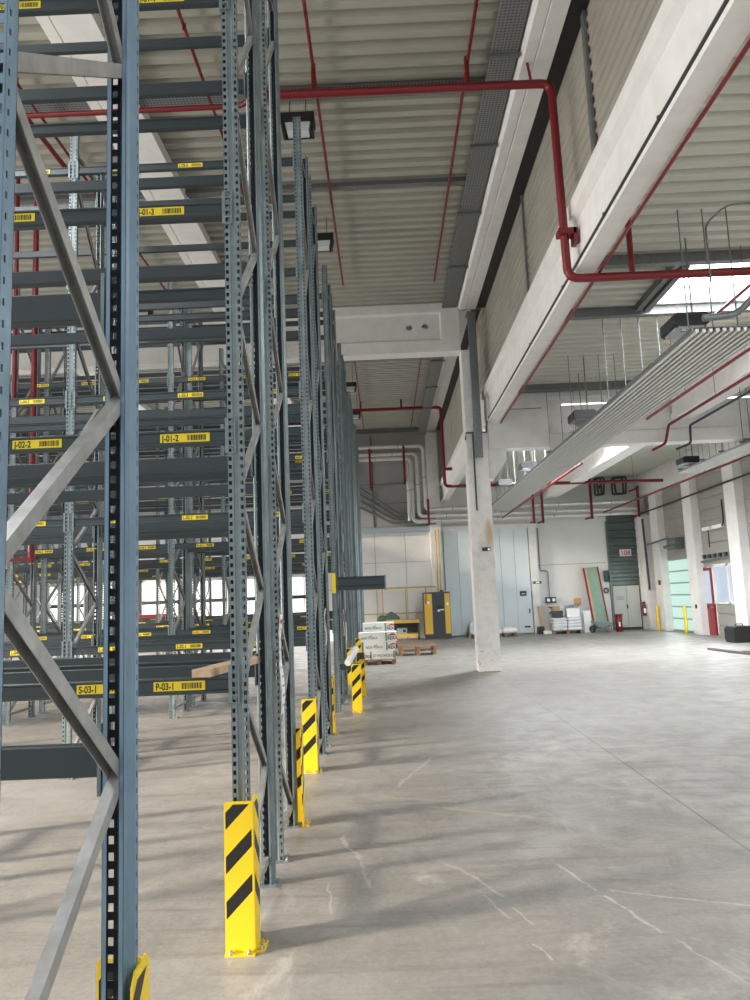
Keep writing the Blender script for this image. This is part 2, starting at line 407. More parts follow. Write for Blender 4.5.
# upper beams along the left hall
def upper(x0, y0, y1, xw=.46, d=0.0):
    b = MB(); b.prism([(x0, Z_DECK+d), (x0, 9.28+d), (x0+.05, 9.19+d), (x0+.20, 9.19+d), (x0+.215, 9.205+d), (x0+.23, 9.19+d), (x0+xw, 9.19+d), (x0+xw, Z_DECK+d)], 'y', y0, y1)
    struct(b.build('roof_beam', M_CONC))
upper(2.15, Y0, 18.66); upper(2.08, 19.1, 34.25, .52, .3)
for x in (-4.10, -9.8, -15.4): upper(x, Y0, 18.66, .75); upper(x, 19.1, 34.25, .75, .3)
# cross beams with a recessed web and two pipe holes
def crossbeam(x0, x1, zb, zt, rx0, rx1, holes, name='cross_beam'):
    y = 18.66
    b = MB()
    b.prism([(y, zt), (y, zb+.22), (y, zb), (y+.44, zb), (y+.44, zt)], 'x', x0, x1)
    o = b.build(name, M_CONC)
    cut = MB(); dz = .10
    vs = []
    for yy, e in ((y-.01, .05), (y+.07, 0)):
        vs += [(rx0-e, yy, zb+.36-e), (rx1+e, yy, zb+.36-e), (rx1+e, yy, zt-.28+e), (rx0-e, yy, zt-.28+e)]
    cut.add(vs, [(0, 1, 2, 3), (4, 5, 6, 7), (0, 1, 5, 4), (1, 2, 6, 5), (2, 3, 7, 6), (3, 0, 4, 7)])
    co = cut.build('cutter', M_CONC)
    cuts = [co]
    for (hx, hz) in holes: cuts.append(MB().cyl((hx, y-.2, hz), (hx, y+.34, hz), .085).build('cutter', M_CONC))
    for c in cuts:
        md = o.modifiers.new('cut', 'BOOLEAN'); md.object = c; md.operation = 'DIFFERENCE'; md.solver = 'EXACT'
    dg = bpy.context.evaluated_depsgraph_get()
    me = bpy.data.meshes.new_from_object(o.evaluated_get(dg)); o.modifiers.clear(); o.data = me
    for c in cuts: bpy.data.objects.remove(c)
    struct(o)
crossbeam(XL, 2.17, 8.10, Z_DECK, -3.0, 1.66, ((.88, 8.80), (1.29, 8.81)))
crossbeam(2.74, XR, 5.50, Z_DECK2, 4.35, 11.2, ((5.03, 6.08), (5.42, 6.12)), 'cross_beam')
b = MB(); b.prism([(2.74, 5.5), (3.18, 5.5), (3.18, 5.22), (2.85, 4.75), (2.74, 4.75)], 'y', 18.72, 19.05); struct(b.build('corbel', M_CONC))
# the free-standing column
def rust_material():
    m = bpy.data.materials.new('stained_white_concrete'); m.use_nodes = True; nt = m.node_tree; bb = nt.nodes['Principled BSDF']; g = NG(nt)
    tc = nt.nodes.new('ShaderNodeTexCoord'); v = tc.outputs['Object']
    s = nt.nodes.new('ShaderNodeSeparateXYZ'); nt.links.new(v, s.inputs[0]); X, Y, Z = s.outputs
    nz = g.noise(v, 5, 6, .65)
    c = g.mix(g.rng(nz, .4, .75), (.84, .83, .81), (.72, .70, .67))
    dx = g.m('DIVIDE', g.m('SUBTRACT', X, 2.62), .13); dz = g.m('DIVIDE', g.m('SUBTRACT', Z, 3.35), .42)
    d = g.m('ADD', g.m('MULTIPLY', dx, dx), g.m('MULTIPLY', dz, dz))
    f = g.m('MULTIPLY', g.rng(g.m('ADD', d, g.m('MULTIPLY', nz, .8)), .3, 1.6, 1.0, 0.0), .75)
    c = g.mix(f, c, (.50, .32, .15))
    lowz = g.m('MULTIPLY', g.m('LESS_THAN', Z, .5), g.m('GREATER_THAN', g.noise(v, 11, 4, .7), .61))
    c = g.mix(g.m('MULTIPLY', lowz, .75), c, (.10, .10, .10))
    nt.links.new(c, bb.inputs['Base Color']); bb.inputs['Roughness'].default_value = .7
    return m
b = MB(); b.box(2.17, 2.73, 18.66, 19.16, 0, 5.95); b.box(2.17, 2.60, 18.66, 19.16, 5.95, 8.12)
struct(b.build('concrete_column', rust_material(), bevel=.02))
# back wall
yb = Y1
b = MB(); b.box(XL, XR+.3, yb, yb+.3, 0, Z_DECK+.5); struct(b.build('wall_back', M_BACK))
b = MB()
for z in (1.15, 2.3, 3.45, 6.6, 7.6): b.box(-3.5, 2.1, yb-.006, yb, z, z+.018)
for x in (-.45, .95): b.box(x, x+.02, yb-.006, yb, 0, 9)
for z in (3.05,): b.box(6.95, 10.1, yb-.006, yb, z, z+.025)
struct(b.build('trim_11', M_GREYINK))
b = MB(); b.box(2.12, 2.64, yb-.3, yb, 0, Z_DECK); b.box(6.62, 6.95, yb-.25, yb, 0, 5.2); b.box(11.56, 11.95, yb-.3, yb, 0, 5.0); struct(b.build('wall_pillars', M_CONC))
b = MB(); b.box(6.95, 9.95, yb-.06, yb, .0, 1.05); b.box(6.95, 9.95, yb-.10, yb, 1.05, 1.12); struct(b.build('baseboard_back', M_WHITE))
b = MB(); b.box(-17, 2.12, yb-.012, yb-.001, 5.10, Z_DECK+.4); struct(b.build('wall_back_shade_sheet', mat('shaded_wall_grey', (.36, .36, .35), .6, 0, .12, .9)))  # shading of the upper back wall put into a darker grey sheet
b = MB()
for z in (6.2, 7.1, 8.6): b.box(-10, 2.1, yb-.018, yb-.012, z, z+.02)
for x in (-.45, ): b.box(x, x+.04, yb-.05, yb-.012, 5.1, 9.4)
struct(b.build('trim_9', M_DARK))
# grey steel beam across the back wall
b = MB(); b.box(-3.0, 2.12, yb-.22, yb-.02, 4.82, 5.06); b.box(-3.0, 2.12, yb-.24, yb-.02, 5.04, 5.07); struct(b.build('trim_4', M_STEEL))
# big pale blue gate
b = MB(); b.use(M_GATEW)
xs = [2.72+i*(3.86/6) for i in range(7)]
for i in range(6): b.box(xs[i]+.008, xs[i+1]-.008, yb-.14, yb-.08, .04, 4.78)
b.use(M_GREYINK).box(2.72, 6.58, yb-.10, yb-.02, .02, 4.80)
b.use(M_WHITE).box(2.66, 6.64, yb-.2, yb-.02, 4.78, 5.0)
struct(b.build('door_1'))
b = MB(); b.use(M_BLACK).box(6.07, 6.37, yb-.16, yb-.14, 1.70, 1.92); b.use(M_WHITE).box(6.14, 6.30, yb-.165, yb-.16, 1.78, 1.82)
o = b.build('name_plate', None, bpy.data.objects['door_1'])
b = MB(); b.use(M_DARK).box(6.2, 6.45, yb-.17, yb-.14, .28, .36).box(6.44, 6.49, yb-.18, yb-.14, .92, 1.12)
o = b.build('handle', None, bpy.data.objects['door_1'])
# grey double door with corrugated strip above
b = MB(); b.use(M_GREYDOOR)
b.box(10.30, 10.88, yb-.12, yb-.04, .12, 1.98).box(10.90, 11.48, yb-.12, yb-.04, .12, 1.98)
b.use(M_DARK).box(10.24, 11.54, yb-.04, yb, 0, 2.02).box(10.86, 10.92, yb-.15, yb-.12, .95, 1.13)
b.use(M_GREYINK)
for i in range(3): b.box(10.42, 10.76, yb-.125, yb-.12, 1.36+.055*i, 1.385+.055*i)
struct(b.build('door_2'))
b = MB(); prof = []; z = 2.02
while z < 4.95:
    prof += [(yb-.05, z), (yb-.05, z+.16), (yb-.09, z+.20), (yb-.09, z+.32), (yb-.05, z+.36)]; z += .36
prof += [(yb, z), (yb, 2.02)]
b.prism(prof, 'x', 10.26, 11.55); b.box(10.20, 10.28, yb-.12, yb, 0, 4.95)
struct(b.build('wall_strip', mat('grey_green_sheet', (.12, .15, .145), .3, .5, .2, 1.5)))
sg = empty('gate_number_sign', 'white sign with red digits on the dark ribbed strip above the grey double door', 'sign', (11.0, yb-.105, 3.47))
MB().box(-.26, .26, -.01, .012, -.15, .16).build('plate', M_WHITE, sg)
tm = link('digits', text_mesh('digits', '108', .31, M_REDINK, 'CENTER'), sg, (0, -.013, -.105)); tm.rotation_euler = (PI/2, 0, 0)
# windows in the back wall behind the racks (white daylight)
k = 3
for x in (-15.6, -13.4, -11.2, -9.0, -6.8, -4.6):
    b = MB(); b.use(M_WINL).box(x, x+1.7, yb-.04, yb-.02, 1.15, 2.95)
    b.use(M_WHITE).box(x-.06, x+1.76, yb-.09, yb-.01, 1.08, 1.15).box(x-.06, x+1.76, yb-.09, yb-.01, 2.95, 3.02)
    for q in (x-.06, x+.82, x+1.70): b.box(q, q+.06, yb-.09, yb-.01, 1.08, 3.02)
    b.use(M_DARK).box(x, x+1.7, yb-.10, yb-.03, 1.98, 2.14).box(x-.3, x-.06, yb-.12, yb-.01, 1.0, 3.1)
    struct(b.build('window_%d' % k)); k += 1
# left wall with loading gates (out of the picture, lets the daylight in)
b = MB(); b.box(XL-.3, XL, -9, Y1, 5.0, Z_DECK); b.box(XL-.3, XL, -9, Y1, 0, .05)
for y in (-9, 9.2, 21.0, 33.0): b.box(XL-.3, XL, y, y+1.6, .2, 5.2)
struct(b.build('wall_left', M_BACK))
# right wall: columns, cladding, gate, door, windows
b = MB()
def clad(y0, y1, z0, z1):
    prof = [(XR, z0)]; z = z0
    while z < z1-.01:
        zz = min(z+.42, z1); prof += [(XR, zz-.04), (XR+.03, zz-.03), (XR+.03, zz-.01), (XR, zz)]; z = zz
    prof += [(XR+.25, z1), (XR+.25, z0)]
    b.prism(prof, 'y', y0, y1)
clad(Y0, 34.6, 3.0, 6.2)
clad(33.2, 34.6, 0, 3.0); clad(32.75, 33.2, 0, 3.0); clad(29.15, 30.0, 0, 3.0)
clad(Y0, 28.0, 0, 1.18)
clad(28.0, 29.15, 2.55, 3.0); clad(Y0, 28.0, 2.62, 3.0)
struct(b.build('wall_right', mat('grey_beige_wall_panel', (.31, .30, .265), .6, 0, .1, 1.0)))
b = MB(); b.box(XR-.25, XR+.3, Y0, Y1, 6.02, Z_DECK2); struct(b.build('trim_5', M_CONC))
b = MB()
for (a, c) in ((25.08, 25.9), (28.75, 29.55), (32.38, 33.25), (21.4, 22.2), (17.8, 18.6), (14.1, 14.9), (10.4, 11.2)):
    b.box(11.8, XR+.02, a, c, 0, 6.02)
b.box(11.55, 12.1, 33.6, 34.2, 0, 5.1)
struct(b.build('wall_columns', M_WHITE, bevel=.015))
b = MB(); b.use(M_GATEG); n = 6; zt = 2.92
for i in range(n): b.box(XR+.02, XR+.06, 30.06, 32.70, .05+i*zt/n+.03, .05+(i+1)*zt/n-.03)
b.use(M_STEEL).box(XR+.03, XR+.1, 30.0, 32.75, 0, 3.0)
struct(b.build('door_3'))
b = MB(); b.use(M_REDD).box(XR-.03, XR+.05, 28.16, 29.24, .02, 1.18).box(XR-.03, XR+.05, 28.16, 28.28, 1.18, 2.42).box(XR-.03, XR+.05, 29.12, 29.24, 1.18, 2.42)
b.box(XR-.05, XR+.06, 28.12, 29.28, 2.40, 2.52).use(M_WIN).box(XR, XR+.02, 28.28, 29.12, 1.18, 2.40)
b.use(M_CHROME).box(XR-.09, XR-.03, 28.12, 28.26, 1.02, 1.05).use(M_INK).box(XR-.035, XR-.03, 28.62, 28.78, 1.0, 1.1)
struct(b.build('door_4'))
def sidewin(n, y0, y1, mull):
    b = MB(); b.use(M_WIN).box(XR+.05, XR+.07, y0, y1, 1.2, 2.58)
    b.use(M_WHITE).box(XR-.03, XR+.1, y0, y1, 1.16, 1.25).box(XR-.03, XR+.1, y0, y1, 2.52, 2.62)
    for y in mull: b.box(XR-.03, XR+.1, y-.06, y+.06, 1.16, 2.62)
    b.box(XR-.06, XR-.03, mull[1]-.03, mull[1]+.03, 1.75, 1.9)
    struct(b.build('window_%d' % n))
sidewin(k, 25.9, 28.10, (28.0, 26.80, 25.98)); sidewin(k+1, 22.2, 25.05, (24.98, 23.6, 22.3)); sidewin(k+2, 18.6, 21.4, (21.3, 20.0, 18.7))
b = MB(); b.box(2.95, XR, 18.2, 18.42, 6.84, 7.0); struct(b.build('trim_6', M_TRAY))
# long beam of the right hall
for (a, c) in ((Y0, 18.66), (19.1, Y1)):
    b = MB(); b.box(7.42, 7.85, a, c, 6.15, Z_DECK2); b.box(7.38, 7.9, a, c, 6.05, 6.2); struct(b.build('roof_beam', M_CONC))

# ------------------------------------------------------------------ pallet racks
H_POST, PITCH = 7.95, .05
def upright_mesh(name, m, H=H_POST):
    b = MB(); n = int(H/PITCH)
    def sheet(p, q, holes, hz, z0=0):
        """flat strip between plan points p,q over the height; holes: (t0,t1) fractions of the strip"""
        p, q = Vector((p[0], p[1], 0)), Vector((q[0], q[1], 0))
        if not holes:
            b.add([p, q, q+Vector((0, 0, H)), p+Vector((0, 0, H))], [(0, 1, 2, 3)]); return
        t0, t1 = holes
        A, B = p.lerp(q, t0), p.lerp(q, t1)
        Z = lambda v, z: Vector((v.x, v.y, z))
        b.add([p, A, Z(A, H), Z(p, H)], [(0, 1, 2, 3)]); b.add([B, q, Z(q, H), Z(B, H)], [(0, 1, 2, 3)])
        prev = 0.0
        for i in range(n):
            c = (i+.5)*PITCH
            if c+hz/2 > H-.01: break
            b.add([Z(A, prev), Z(B, prev), Z(B, c-hz/2), Z(A, c-hz/2)], [(0, 1, 2, 3)]); prev = c+hz/2
        b.add([Z(A, prev), Z(B, prev), Z(B, H), Z(A, H)], [(0, 1, 2, 3)])
    R = [(.011, .006), (.015, 0), (.050, 0), (.050, .030), (.033, .046), (.033, .085), (.019, .085)]
    L = [(-x, y) for x, y in R]
    for S in (R, L):
        for i in range(len(S)-1):
            h = None; hz = .025
            if i == 1: h = (.32, .80)
            if i == 2: h = (.35, .65); hz = .018
            if S is R: sheet(S[i], S[i+1], h, hz)
            else: sheet(S[i+1], S[i], (1-h[1], 1-h[0]) if h else None, hz)
    sheet(L[0], R[0], None, 0)
    # rolled sheet with real thickness: painted outside, shade of the hollow put into a darker inside
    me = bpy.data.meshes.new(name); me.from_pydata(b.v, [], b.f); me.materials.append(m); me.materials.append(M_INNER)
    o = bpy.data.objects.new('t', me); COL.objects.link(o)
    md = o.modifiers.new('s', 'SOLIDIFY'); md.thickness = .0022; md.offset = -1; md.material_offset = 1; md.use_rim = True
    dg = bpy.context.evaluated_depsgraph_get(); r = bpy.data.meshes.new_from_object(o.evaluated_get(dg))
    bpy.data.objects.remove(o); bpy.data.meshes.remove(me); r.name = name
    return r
M_INNER = mat('inside_shade', (.045, .058, .07), .6)
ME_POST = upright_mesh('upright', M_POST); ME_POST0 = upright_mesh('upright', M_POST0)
def foot_mesh():
    b = MB(); b.use(M_POST).box(-.07, .09, -.035, .125, 0, .008)
    b.use(M_CHROME)
    for (x, y) in ((.075, .005), (.075, .095)): b.cyl((x, y, .008), (x, y, .03), .008, 8); b.cyl((x, y, .008), (x, y, .018), .014, 6)
    return b.mesh('base_plate')
ME_FOOT = foot_mesh()
BL = 2.72
def beam_mesh():
    """box beam with a stepped front, front face towards -y, top at z=0"""
    P = [(.004, 0), (.046, 0), (.05, -.004), (.05, -.094), (.046, -.098), (.004, -.098), (-.004, -.092), (-.004, -.080), (.006, -.074), (.006, -.020), (-.004, -.014), (-.004, -.006)]
    b = MB(); b.prism(P, 'x', -BL, 0); return b.mesh('beam', M_BEAM)
ME_BEAM = beam_mesh()
def conn_mesh():
    """hooked end plate lapping over the upright's front: a frame with five windows"""
    b = MB(); x0, x1, y0, y1 = 0.0, .052, -.010, -.003
    b.box(x0-.012, x0, -.010, .055, -.155, .065)
    b.box(x0, x0+.010, y0, y1, -.155, .065); b.box(x1-.010, x1, y0, y1, -.155, .065)
    for i in range(6):
        z = -.155+.044*i-.004; b.box(x0+.010, x1-.010, y0, y1, z, z+.009)
    return b.mesh('connector', M_POST)
ME_CONN = conn_mesh()
def label_mesh(txt, wd=.305, hz=.054, big=True):
    me = MB(); me.use(M_LABEL).box(-wd/2, wd/2, -.002, 0, -hz/2, hz/2)
    r = random.Random(txt); x = .015; me.use(M_INK)
    while x < wd/2-.02:
        q = r.choice((.003, .004, .006, .008)); me.box(x, x+q, -.0028, -.002, -.017, .017); x += q+r.choice((.003, .004, .005))
    m = me.mesh('location_label')
    t = text_mesh('t', txt, .056, M_INK, 'LEFT', .76)
    bm = bmesh.new(); bm.from_mesh(m); nf = len(bm.faces)
    t.transform(Matrix.Translation((-wd/2+.012, -.0022, -.0195)) @ Matrix.Rotation(PI/2, 4, 'X'))
    bm.from_mesh(t); bm.faces.ensure_lookup_table()
    for f in bm.faces[nf:]: f.material_index = 1
    bm.to_mesh(m); bm.free(); bpy.data.meshes.remove(t)
    return m
def brace_mesh(dy, dz):
    """channel section from (0,0,0) to (0,dy,dz), open towards the lower side"""
    L = math.hypot(dy, dz); wx, h, t = .036, .044, .003
    b = MB()
    sec = [(-wx/2, -h/2), (wx/2, -h/2), (wx/2, h/2), (wx/2-t, h/2), (wx/2-t, -h/2+t), (-wx/2+t, -h/2+t), (-wx/2+t, h/2), (-wx/2, h/2)]
    # sec y axis points down (open side)
    d = Vector((0, dy, dz)).normalized(); upn = Vector((1, 0, 0)).cross(d)
    if upn.z < 0: upn = -upn
    if abs(dz) < 1e-3: upn = Vector((0, 0, 1))
    vs = []
    for T in (0.0, L):
        for (x, y) in sec: vs.append(d*T+Vector((x, 0, 0))-upn*y)
    n = len(sec)
    b.add(vs, [(i, (i+1) % n, n+(i+1) % n, n+i) for i in range(n)]+[tuple(range(n))[::-1], tuple(range(n, 2*n))])
    return b.mesh('brace', M_BRACE)
NODES = [.18, .78, 1.38, 1.98, 2.58, 3.18, 3.78, 4.5, 5.3, 6.3, 7.3]
ME_BR = {}
def brace(root, x, ya, yb_, za, zb, m0=False):
    key = (round(yb_-ya, 4), round(zb-za, 4))
    if key not in ME_BR: ME_BR[key] = brace_mesh(yb_-ya, zb-za)
    link('brace', ME_BR[key], root, (x, ya, za))
LV = [1.475, 2.965, 4.45, 5.955, 7.41]
BAY, XF = 2.82, -.885
LAB = {}
def get_label(t):
    if t not in LAB: LAB[t] = label_mesh(t)
    return LAB[t]
LETTER = {1: 'J', 2: 'L', 3: 'N', 4: 'P', 5: 'R', 6: 'T'}
def rack(n, side, label, bays):
    yf = 4.5+(n-1)*4.25+(0 if side == 'AB' else 1.30); yr = yf+.92
    x0 = XF if n else XF+.022
    root = empty('pallet_rack', label, 'rack', (x0, yf, 0), 0, 'pallet racks of the storage hall')
    me = ME_POST0 if n == 0 else ME_POST
    D = yr-yf
    near = n <= 2
    for k in range(bays+1):
        x = -BAY*k
        for (y, flip) in ((0, False), (D, True)):
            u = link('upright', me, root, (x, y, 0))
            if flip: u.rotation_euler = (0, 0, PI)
            if n <= 3: link('base_plate', ME_FOOT, u)
        # zigzag
        odd_back = (side == 'AB')
        ya, yb_ = .045, D-.045
        for i in range(len(NODES)-1):
            even_front = odd_back
            i_front = (i % 2 == 0) if even_front else (i % 2 == 1)
            if i_front: brace(root, x, ya, yb_, NODES[i], NODES[i+1])
            else: brace(root, x, yb_, ya, NODES[i], NODES[i+1])
        brace(root, x, ya, yb_, .165, .165); brace(root, x, ya, yb_, 7.62, 7.62)
        if k == bays: break
        for f, (y, flip) in enumerate(((-.001, False), (D+.001, True))):
            for li, z in enumerate(LV):
                if n == 0 and li == 4: continue
                be = link('beam', ME_BEAM, root, (x-.05, y, z))
                if flip: be.rotation_euler = (0, 0, PI); be.location.x = x-.05-BL
                if n <= 3:
                    c = link('connector', ME_CONN, be, (0, 0, 0))
                    c2 = link('connector', ME_CONN, be, (-BL, 0, 0)); c2.scale = (-1, 1, 1)
                if side == 'AB' and not flip and n >= 1:
                    if n == 1:
                        items = {0: ((-.305, 'P-03-1'), (-.76, 'S-03-1')), 1: ((-.262, 'J-01-2'), (-1.175, 'J-02-2'), (-2.08, 'J-03-2')),
                                 2: ((-.41, 'J-01-3'), (-1.37, 'J-02-3'), (-2.27, 'J-03-3')), 3: ((-.40, 'J-01-4'), (-1.36, 'J-02-4'), (-2.26, 'J-03-4')), 4: ()}[li]
                    else:
                        o = (.46, .38, .42, .50, .40)[li]
                        if li == 4 and n > 2: items = ()
                        else:
                            L_ = LETTER[n]; q = k*3
                            items = tuple((-o-.9*j, '%s-%02d-%d' % (L_, q+j+1, li+1)) for j in range(3))
                            if n > 4: items = items[:2]
                    for (dx, t) in items:
                        link('location_label', get_label(t), be, (dx+.0, .0055, -.047))
    return root
R0 = rack(0, 'CD', 'foreground blue-grey pallet rack frame cut off by the left edge of the picture', 1)
ordn = {1: 'nearest', 2: 'second', 3: 'third', 4: 'fourth', 5: 'fifth', 6: 'last'}
racks = {}
for n in range(1, 7):
    bays = {1: 1, 2: 2, 3: 3, 4: 4, 5: 4, 6: 5}[n]
    tail = {1: 'beyond the foreground frame', 2: 'behind the nearest aisle', 3: 'with protruding stub beams',
            4: 'level with the white column', 5: 'just before the carton pallet', 6: 'closest to the back wall'}[n]
    racks[n, 'AB'] = rack(n, 'AB', 'grey pallet rack, front half of %s double row, %s' % (ordn[n], tail), bays)
    racks[n, 'CD'] = rack(n, 'CD', 'grey pallet rack, rear half of %s double row, %s' % (ordn[n], tail), bays)
# stub beams sticking out of the third double row
r3 = racks[3, 'AB']
st = MB(); st.prism([(-.012, 2.27), (.05, 2.27), (.05, 2.13), (.035, 2.12), (.035, 2.04), (-.012, 2.04), (-.012, 2.10), (.01, 2.12), (.01, 2.24), (-.012, 2.25)], 'x', .05, .89)
s = st.build('stub_beam', M_BEAM, r3, (0, -.03, 0))
st = MB(); st.prism([(-.012, 2.27), (.05, 2.27), (.05, 2.08), (-.012, 2.08)], 'x', .05, .86)
s = st.build('stub_beam', M_BEAM, r3, (0, .97, 0)); st = MB().box(.865, .89, -.05, .06, 2.02, 2.28).build('end_plate', M_POST, r3)
MB().box(-.045, .02, -.008, -.004, 2.0, 2.34).build('location_label', M_LABEL, r3)
MB().box(.05, .40, .01, .06, .70, .80).build('guard_arm', M_BEAM, r3)
# inspection sheets hanging on the frames
def sheet(root, x, y, z0, z1, wd, name='load_sign'):
    b = MB(); b.use(M_CARD)
    N = 8
    for i in range(N):
        a, c = z0+(z1-z0)*i/N, z0+(z1-z0)*(i+1)/N
        oa, oc = .012*math.sin(i*.9), .012*math.sin((i+1)*.9)
        b.add([(x+oa, y, a), (x+oa, y+wd, a), (x+oc, y+wd, c), (x+oc, y, c), (x+oa+.003, y, a), (x+oa+.003, y+wd, a), (x+oc+.003, y+wd, c), (x+oc+.003, y, c)],
              [(0, 1, 2, 3), (4, 5, 6, 7), (0, 4, 7, 3), (1, 5, 6, 2)])
    b.use(M_GREYINK)
    for i in range(9):
        z = z0+(z1-z0)*(.08+.095*i); b.box(x+.016, x+.0175, y+.02, y+wd*.8, z, z+.012)
    b.use(M_REDINK).box(x+.016, x+.0175, y+.02, y+wd*.5, z1-.07, z1-.04)
    o = b.build(name, None, root); return o
sheet(racks[1, 'CD'], .053, .005, 1.05, 1.80, .15)
sheet(racks[2, 'CD'], .053, .01, 1.30, 1.78, .12)
sheet(racks[3, 'CD'], .053, .01, 1.2, 1.7, .12)

# upright guards ---------------------------------------------------
def guard_mesh(flat=False):
    b = MB(); w2, H, t = .083, .80, .006
    # front plate with softened top corners, facing -y
    b.prism([(-w2, 0), (w2, 0), (w2, H), (-w2+.012, H), (-w2, H-.012)], 'y', 0, t)
    # side flange on +x, its top corner drawn up and sloped
    b.prism([(0, 0), (.16, 0), (.16, H-.02), (.13, H+.015), (.03, H+.022), (0, H)], 'x', w2-t, w2)
    return b.mesh('guard_plate', M_STRIPE)
def guard_foot(): 
    b = MB(); b.use(M_YEL).box(-.083, .083, -.03, .0, 0, .008).box(.083, .13, .01, .15, 0, .008)
    b.use(M_CHROME)
    for (x, y) in ((-.05, -.016), (.05, -.016), (.108, .04), (.108, .12)): b.cyl((x, y, .008), (x, y, .032), .009, 8); b.cyl((x, y, .008), (x, y, .02), .016, 6)
    return b.mesh('foot_plate')
ME_G, ME_GF = guard_mesh(), guard_foot()
def guard(x, y, front, label):
    r = empty('upright_guard', label, 'rack guard', (x, y, 0), 0, 'striped upright guards at the rack ends')
    g_ = link('guard_plate', ME_G, r); f_ = link('foot_plate', ME_GF, r)
    if not front: g_.scale = (1, -1, 1); f_.scale = (1, -1, 1)
    return r
guard(-.882, 2.535, False, 'yellow guard behind the foreground upright at the bottom left picture edge')
guard(-.873, 4.36, True, 'large black and yellow striped rack guard nearest the camera, fully facing us')
guard(-.865, 6.80, False, 'striped rack guard seen edge-on behind the nearest double row')
guard(-.92, 8.62, True, 'second black and yellow striped rack guard facing us')
guard(-.885, 11.08, False, 'yellow guard seen edge-on behind the second double row of racks')
guard(-.56, 12.90, True, 'third striped rack guard facing us, set out from the row, white roll above it')
guard(-.56, 15.10, False, 'dark-topped yellow guard just behind the striped guard carrying the white roll')
guard(-.90, 17.05, True, 'striped guard before the fourth double row, half hidden left of the cartons')
guard(-.83, 21.00, True, 'small distant striped guard left of the carton stack')
MB().box(-.07, .0865, -.012, .02, 0, .13).build('dark_cap', M_DARK, bpy.data.objects['upright_guard.006'], (0, 0, .70))
b = MB(); a = Vector((-.70, 12.92, .82)); b.tube([a, a+Vector((.13, .42, .20))], .058, 14)
tag(b.build('paper_roll', M_CARD), 'white paper roll leaning on the arm above the third striped guard', 'paper roll')
# plank on the nearest rack
p0 = atZ(193, 672, 1.50); p1 = p0+Vector((.55, .93, 0))
b = MB(); b.bar(Vector((-1.10, 4.46, 1.499)), Vector((-.955, 5.46, 1.499)), .115, .045)
tag(b.build('wooden_plank', M_WOOD), 'pale raw wooden plank lying across the lowest beams of the nearest rack', 'plank')

# ------------------------------------------------------------------ services under the left roof
def pipe_system(name, label, runs, r, bend=.1, m=None, parts=()):
    root = empty(name, label, 'pipe', tuple(runs[0][0]))
    o = Vector(runs[0][0])
    for i, pts in enumerate(runs):
        rr = r[i] if isinstance(r, (list, tuple)) else r
        MB().tube([Vector(p)-o for p in pts], rr, 12, bend).build('pipe_run', m or M_RED, root)
    for (nm, fn) in parts:
        b = MB(); fn(b, o); b.build(nm, m or M_RED, root)
    return root
ym = 9.6
def clampf(b, o): b.box(2.5-o.x, 2.74-o.x, ym-.09-o.y, ym+.09-o.y, 6.62-o.z, 6.70-o.z); b.box(2.70-o.x, 2.76-o.x, ym-.09-o.y, ym+.09-o.y, 6.50-o.z, 6.70-o.z)
def hang(x, zt=9.36): 
    def f(b, o): b.bar(Vector((x, ym, 8.9))-o, Vector((x-.05, ym+.03, zt))-o, .045, .03)
    return f
pipe_system('sprinkler_main', 'red sprinkler main crossing under the high roof and dropping past the girder', [
    [(-9, ym+.2, 8.88), (-1.75, ym+.2, 8.88), (-1.6, ym, 8.88)], [(-1.6, ym, 8.88), (2.57, ym, 8.86), (2.60, ym, 6.02), (11.6, ym, 6.0)],
    [(1.42, ym, 8.88), (1.42, ym+.02, 9.33)], [(-.72, ym, 8.88), (-.72, ym+.02, 9.33)], [(3.46, ym, 6.0), (3.46, ym, 6.95)]],
    [.038, .058, .034, .034, .04], .16, None, (('pipe_clamp', clampf), ('pipe_hanger', hang(2.30))))
# thin branch lines along the hall
for i, (x, ya, yb_, lb) in enumerate(((-.72, 3.0, 16.95, 'thin red sprinkler branch line under the high roof close to the rack tops'),
                                 (1.44, 3.0, 17.0, 'thin red sprinkler branch line under the high roof near the long cable tray'),
                                 (-2.3, 7.0, 18.5, 'thin red sprinkler branch line above the nearest rack bay, left of the first upright'),
                                 (-4.9, 8.0, 18.5, 'thin red sprinkler branch line seen through the top left beams'),
                                 (-.72, 20, 33.5, 'far thin red sprinkler branch beyond the cross beam near the racks'),
                                 (1.44, 20, 33.5, 'far thin red sprinkler branch beyond the cross beam near the tray'))):
    b = MB(); zq = 9.27 if ya < 19 else 9.55; b.tube([(x, ya, zq), (x, yb_, zq)], .024, 8)
    for q in range(4): yy = ya+(yb_-ya)*(q+.6)/4; b.cyl((x, yy, zq), (x, yy, zq-.06), .018, 8); b.cyl((x, yy+.1, zq), (x, yy+.1, zq+.12), .008, 6)
    tag(b.build('sprinkler_branch', M_RED), lb, 'pipe')
# riser in the second aisle
rz = MB(); xr = atY(36, 300, 12.0).x
rr = pipe_system('sprinkler_riser', 'upright red riser pipe seen through the racks at the far left', [
    [(xr+.75, 12.0, 9.05), (xr-.02, 12.0, 9.05), (xr, 12.0, 2.75)], [(xr+.75, 12.0, 9.05), (xr+.75, 9.86, 9.0)], [(xr-.35, 12.0, 9.39), (xr-.33, 12.0, 5.4)]], [.046, .04, .035], .3)
b = MB(); b.bar((xr+.1-xr-.75, 0, 2.75-9.05), (xr-.35-xr-.75, 0, 2.72-9.05), .05, .05); b.box(-.77-.03, -.77+.05, -.04, .04, -6.38, -6.2); b.build('valve_handle', M_RED, rr)
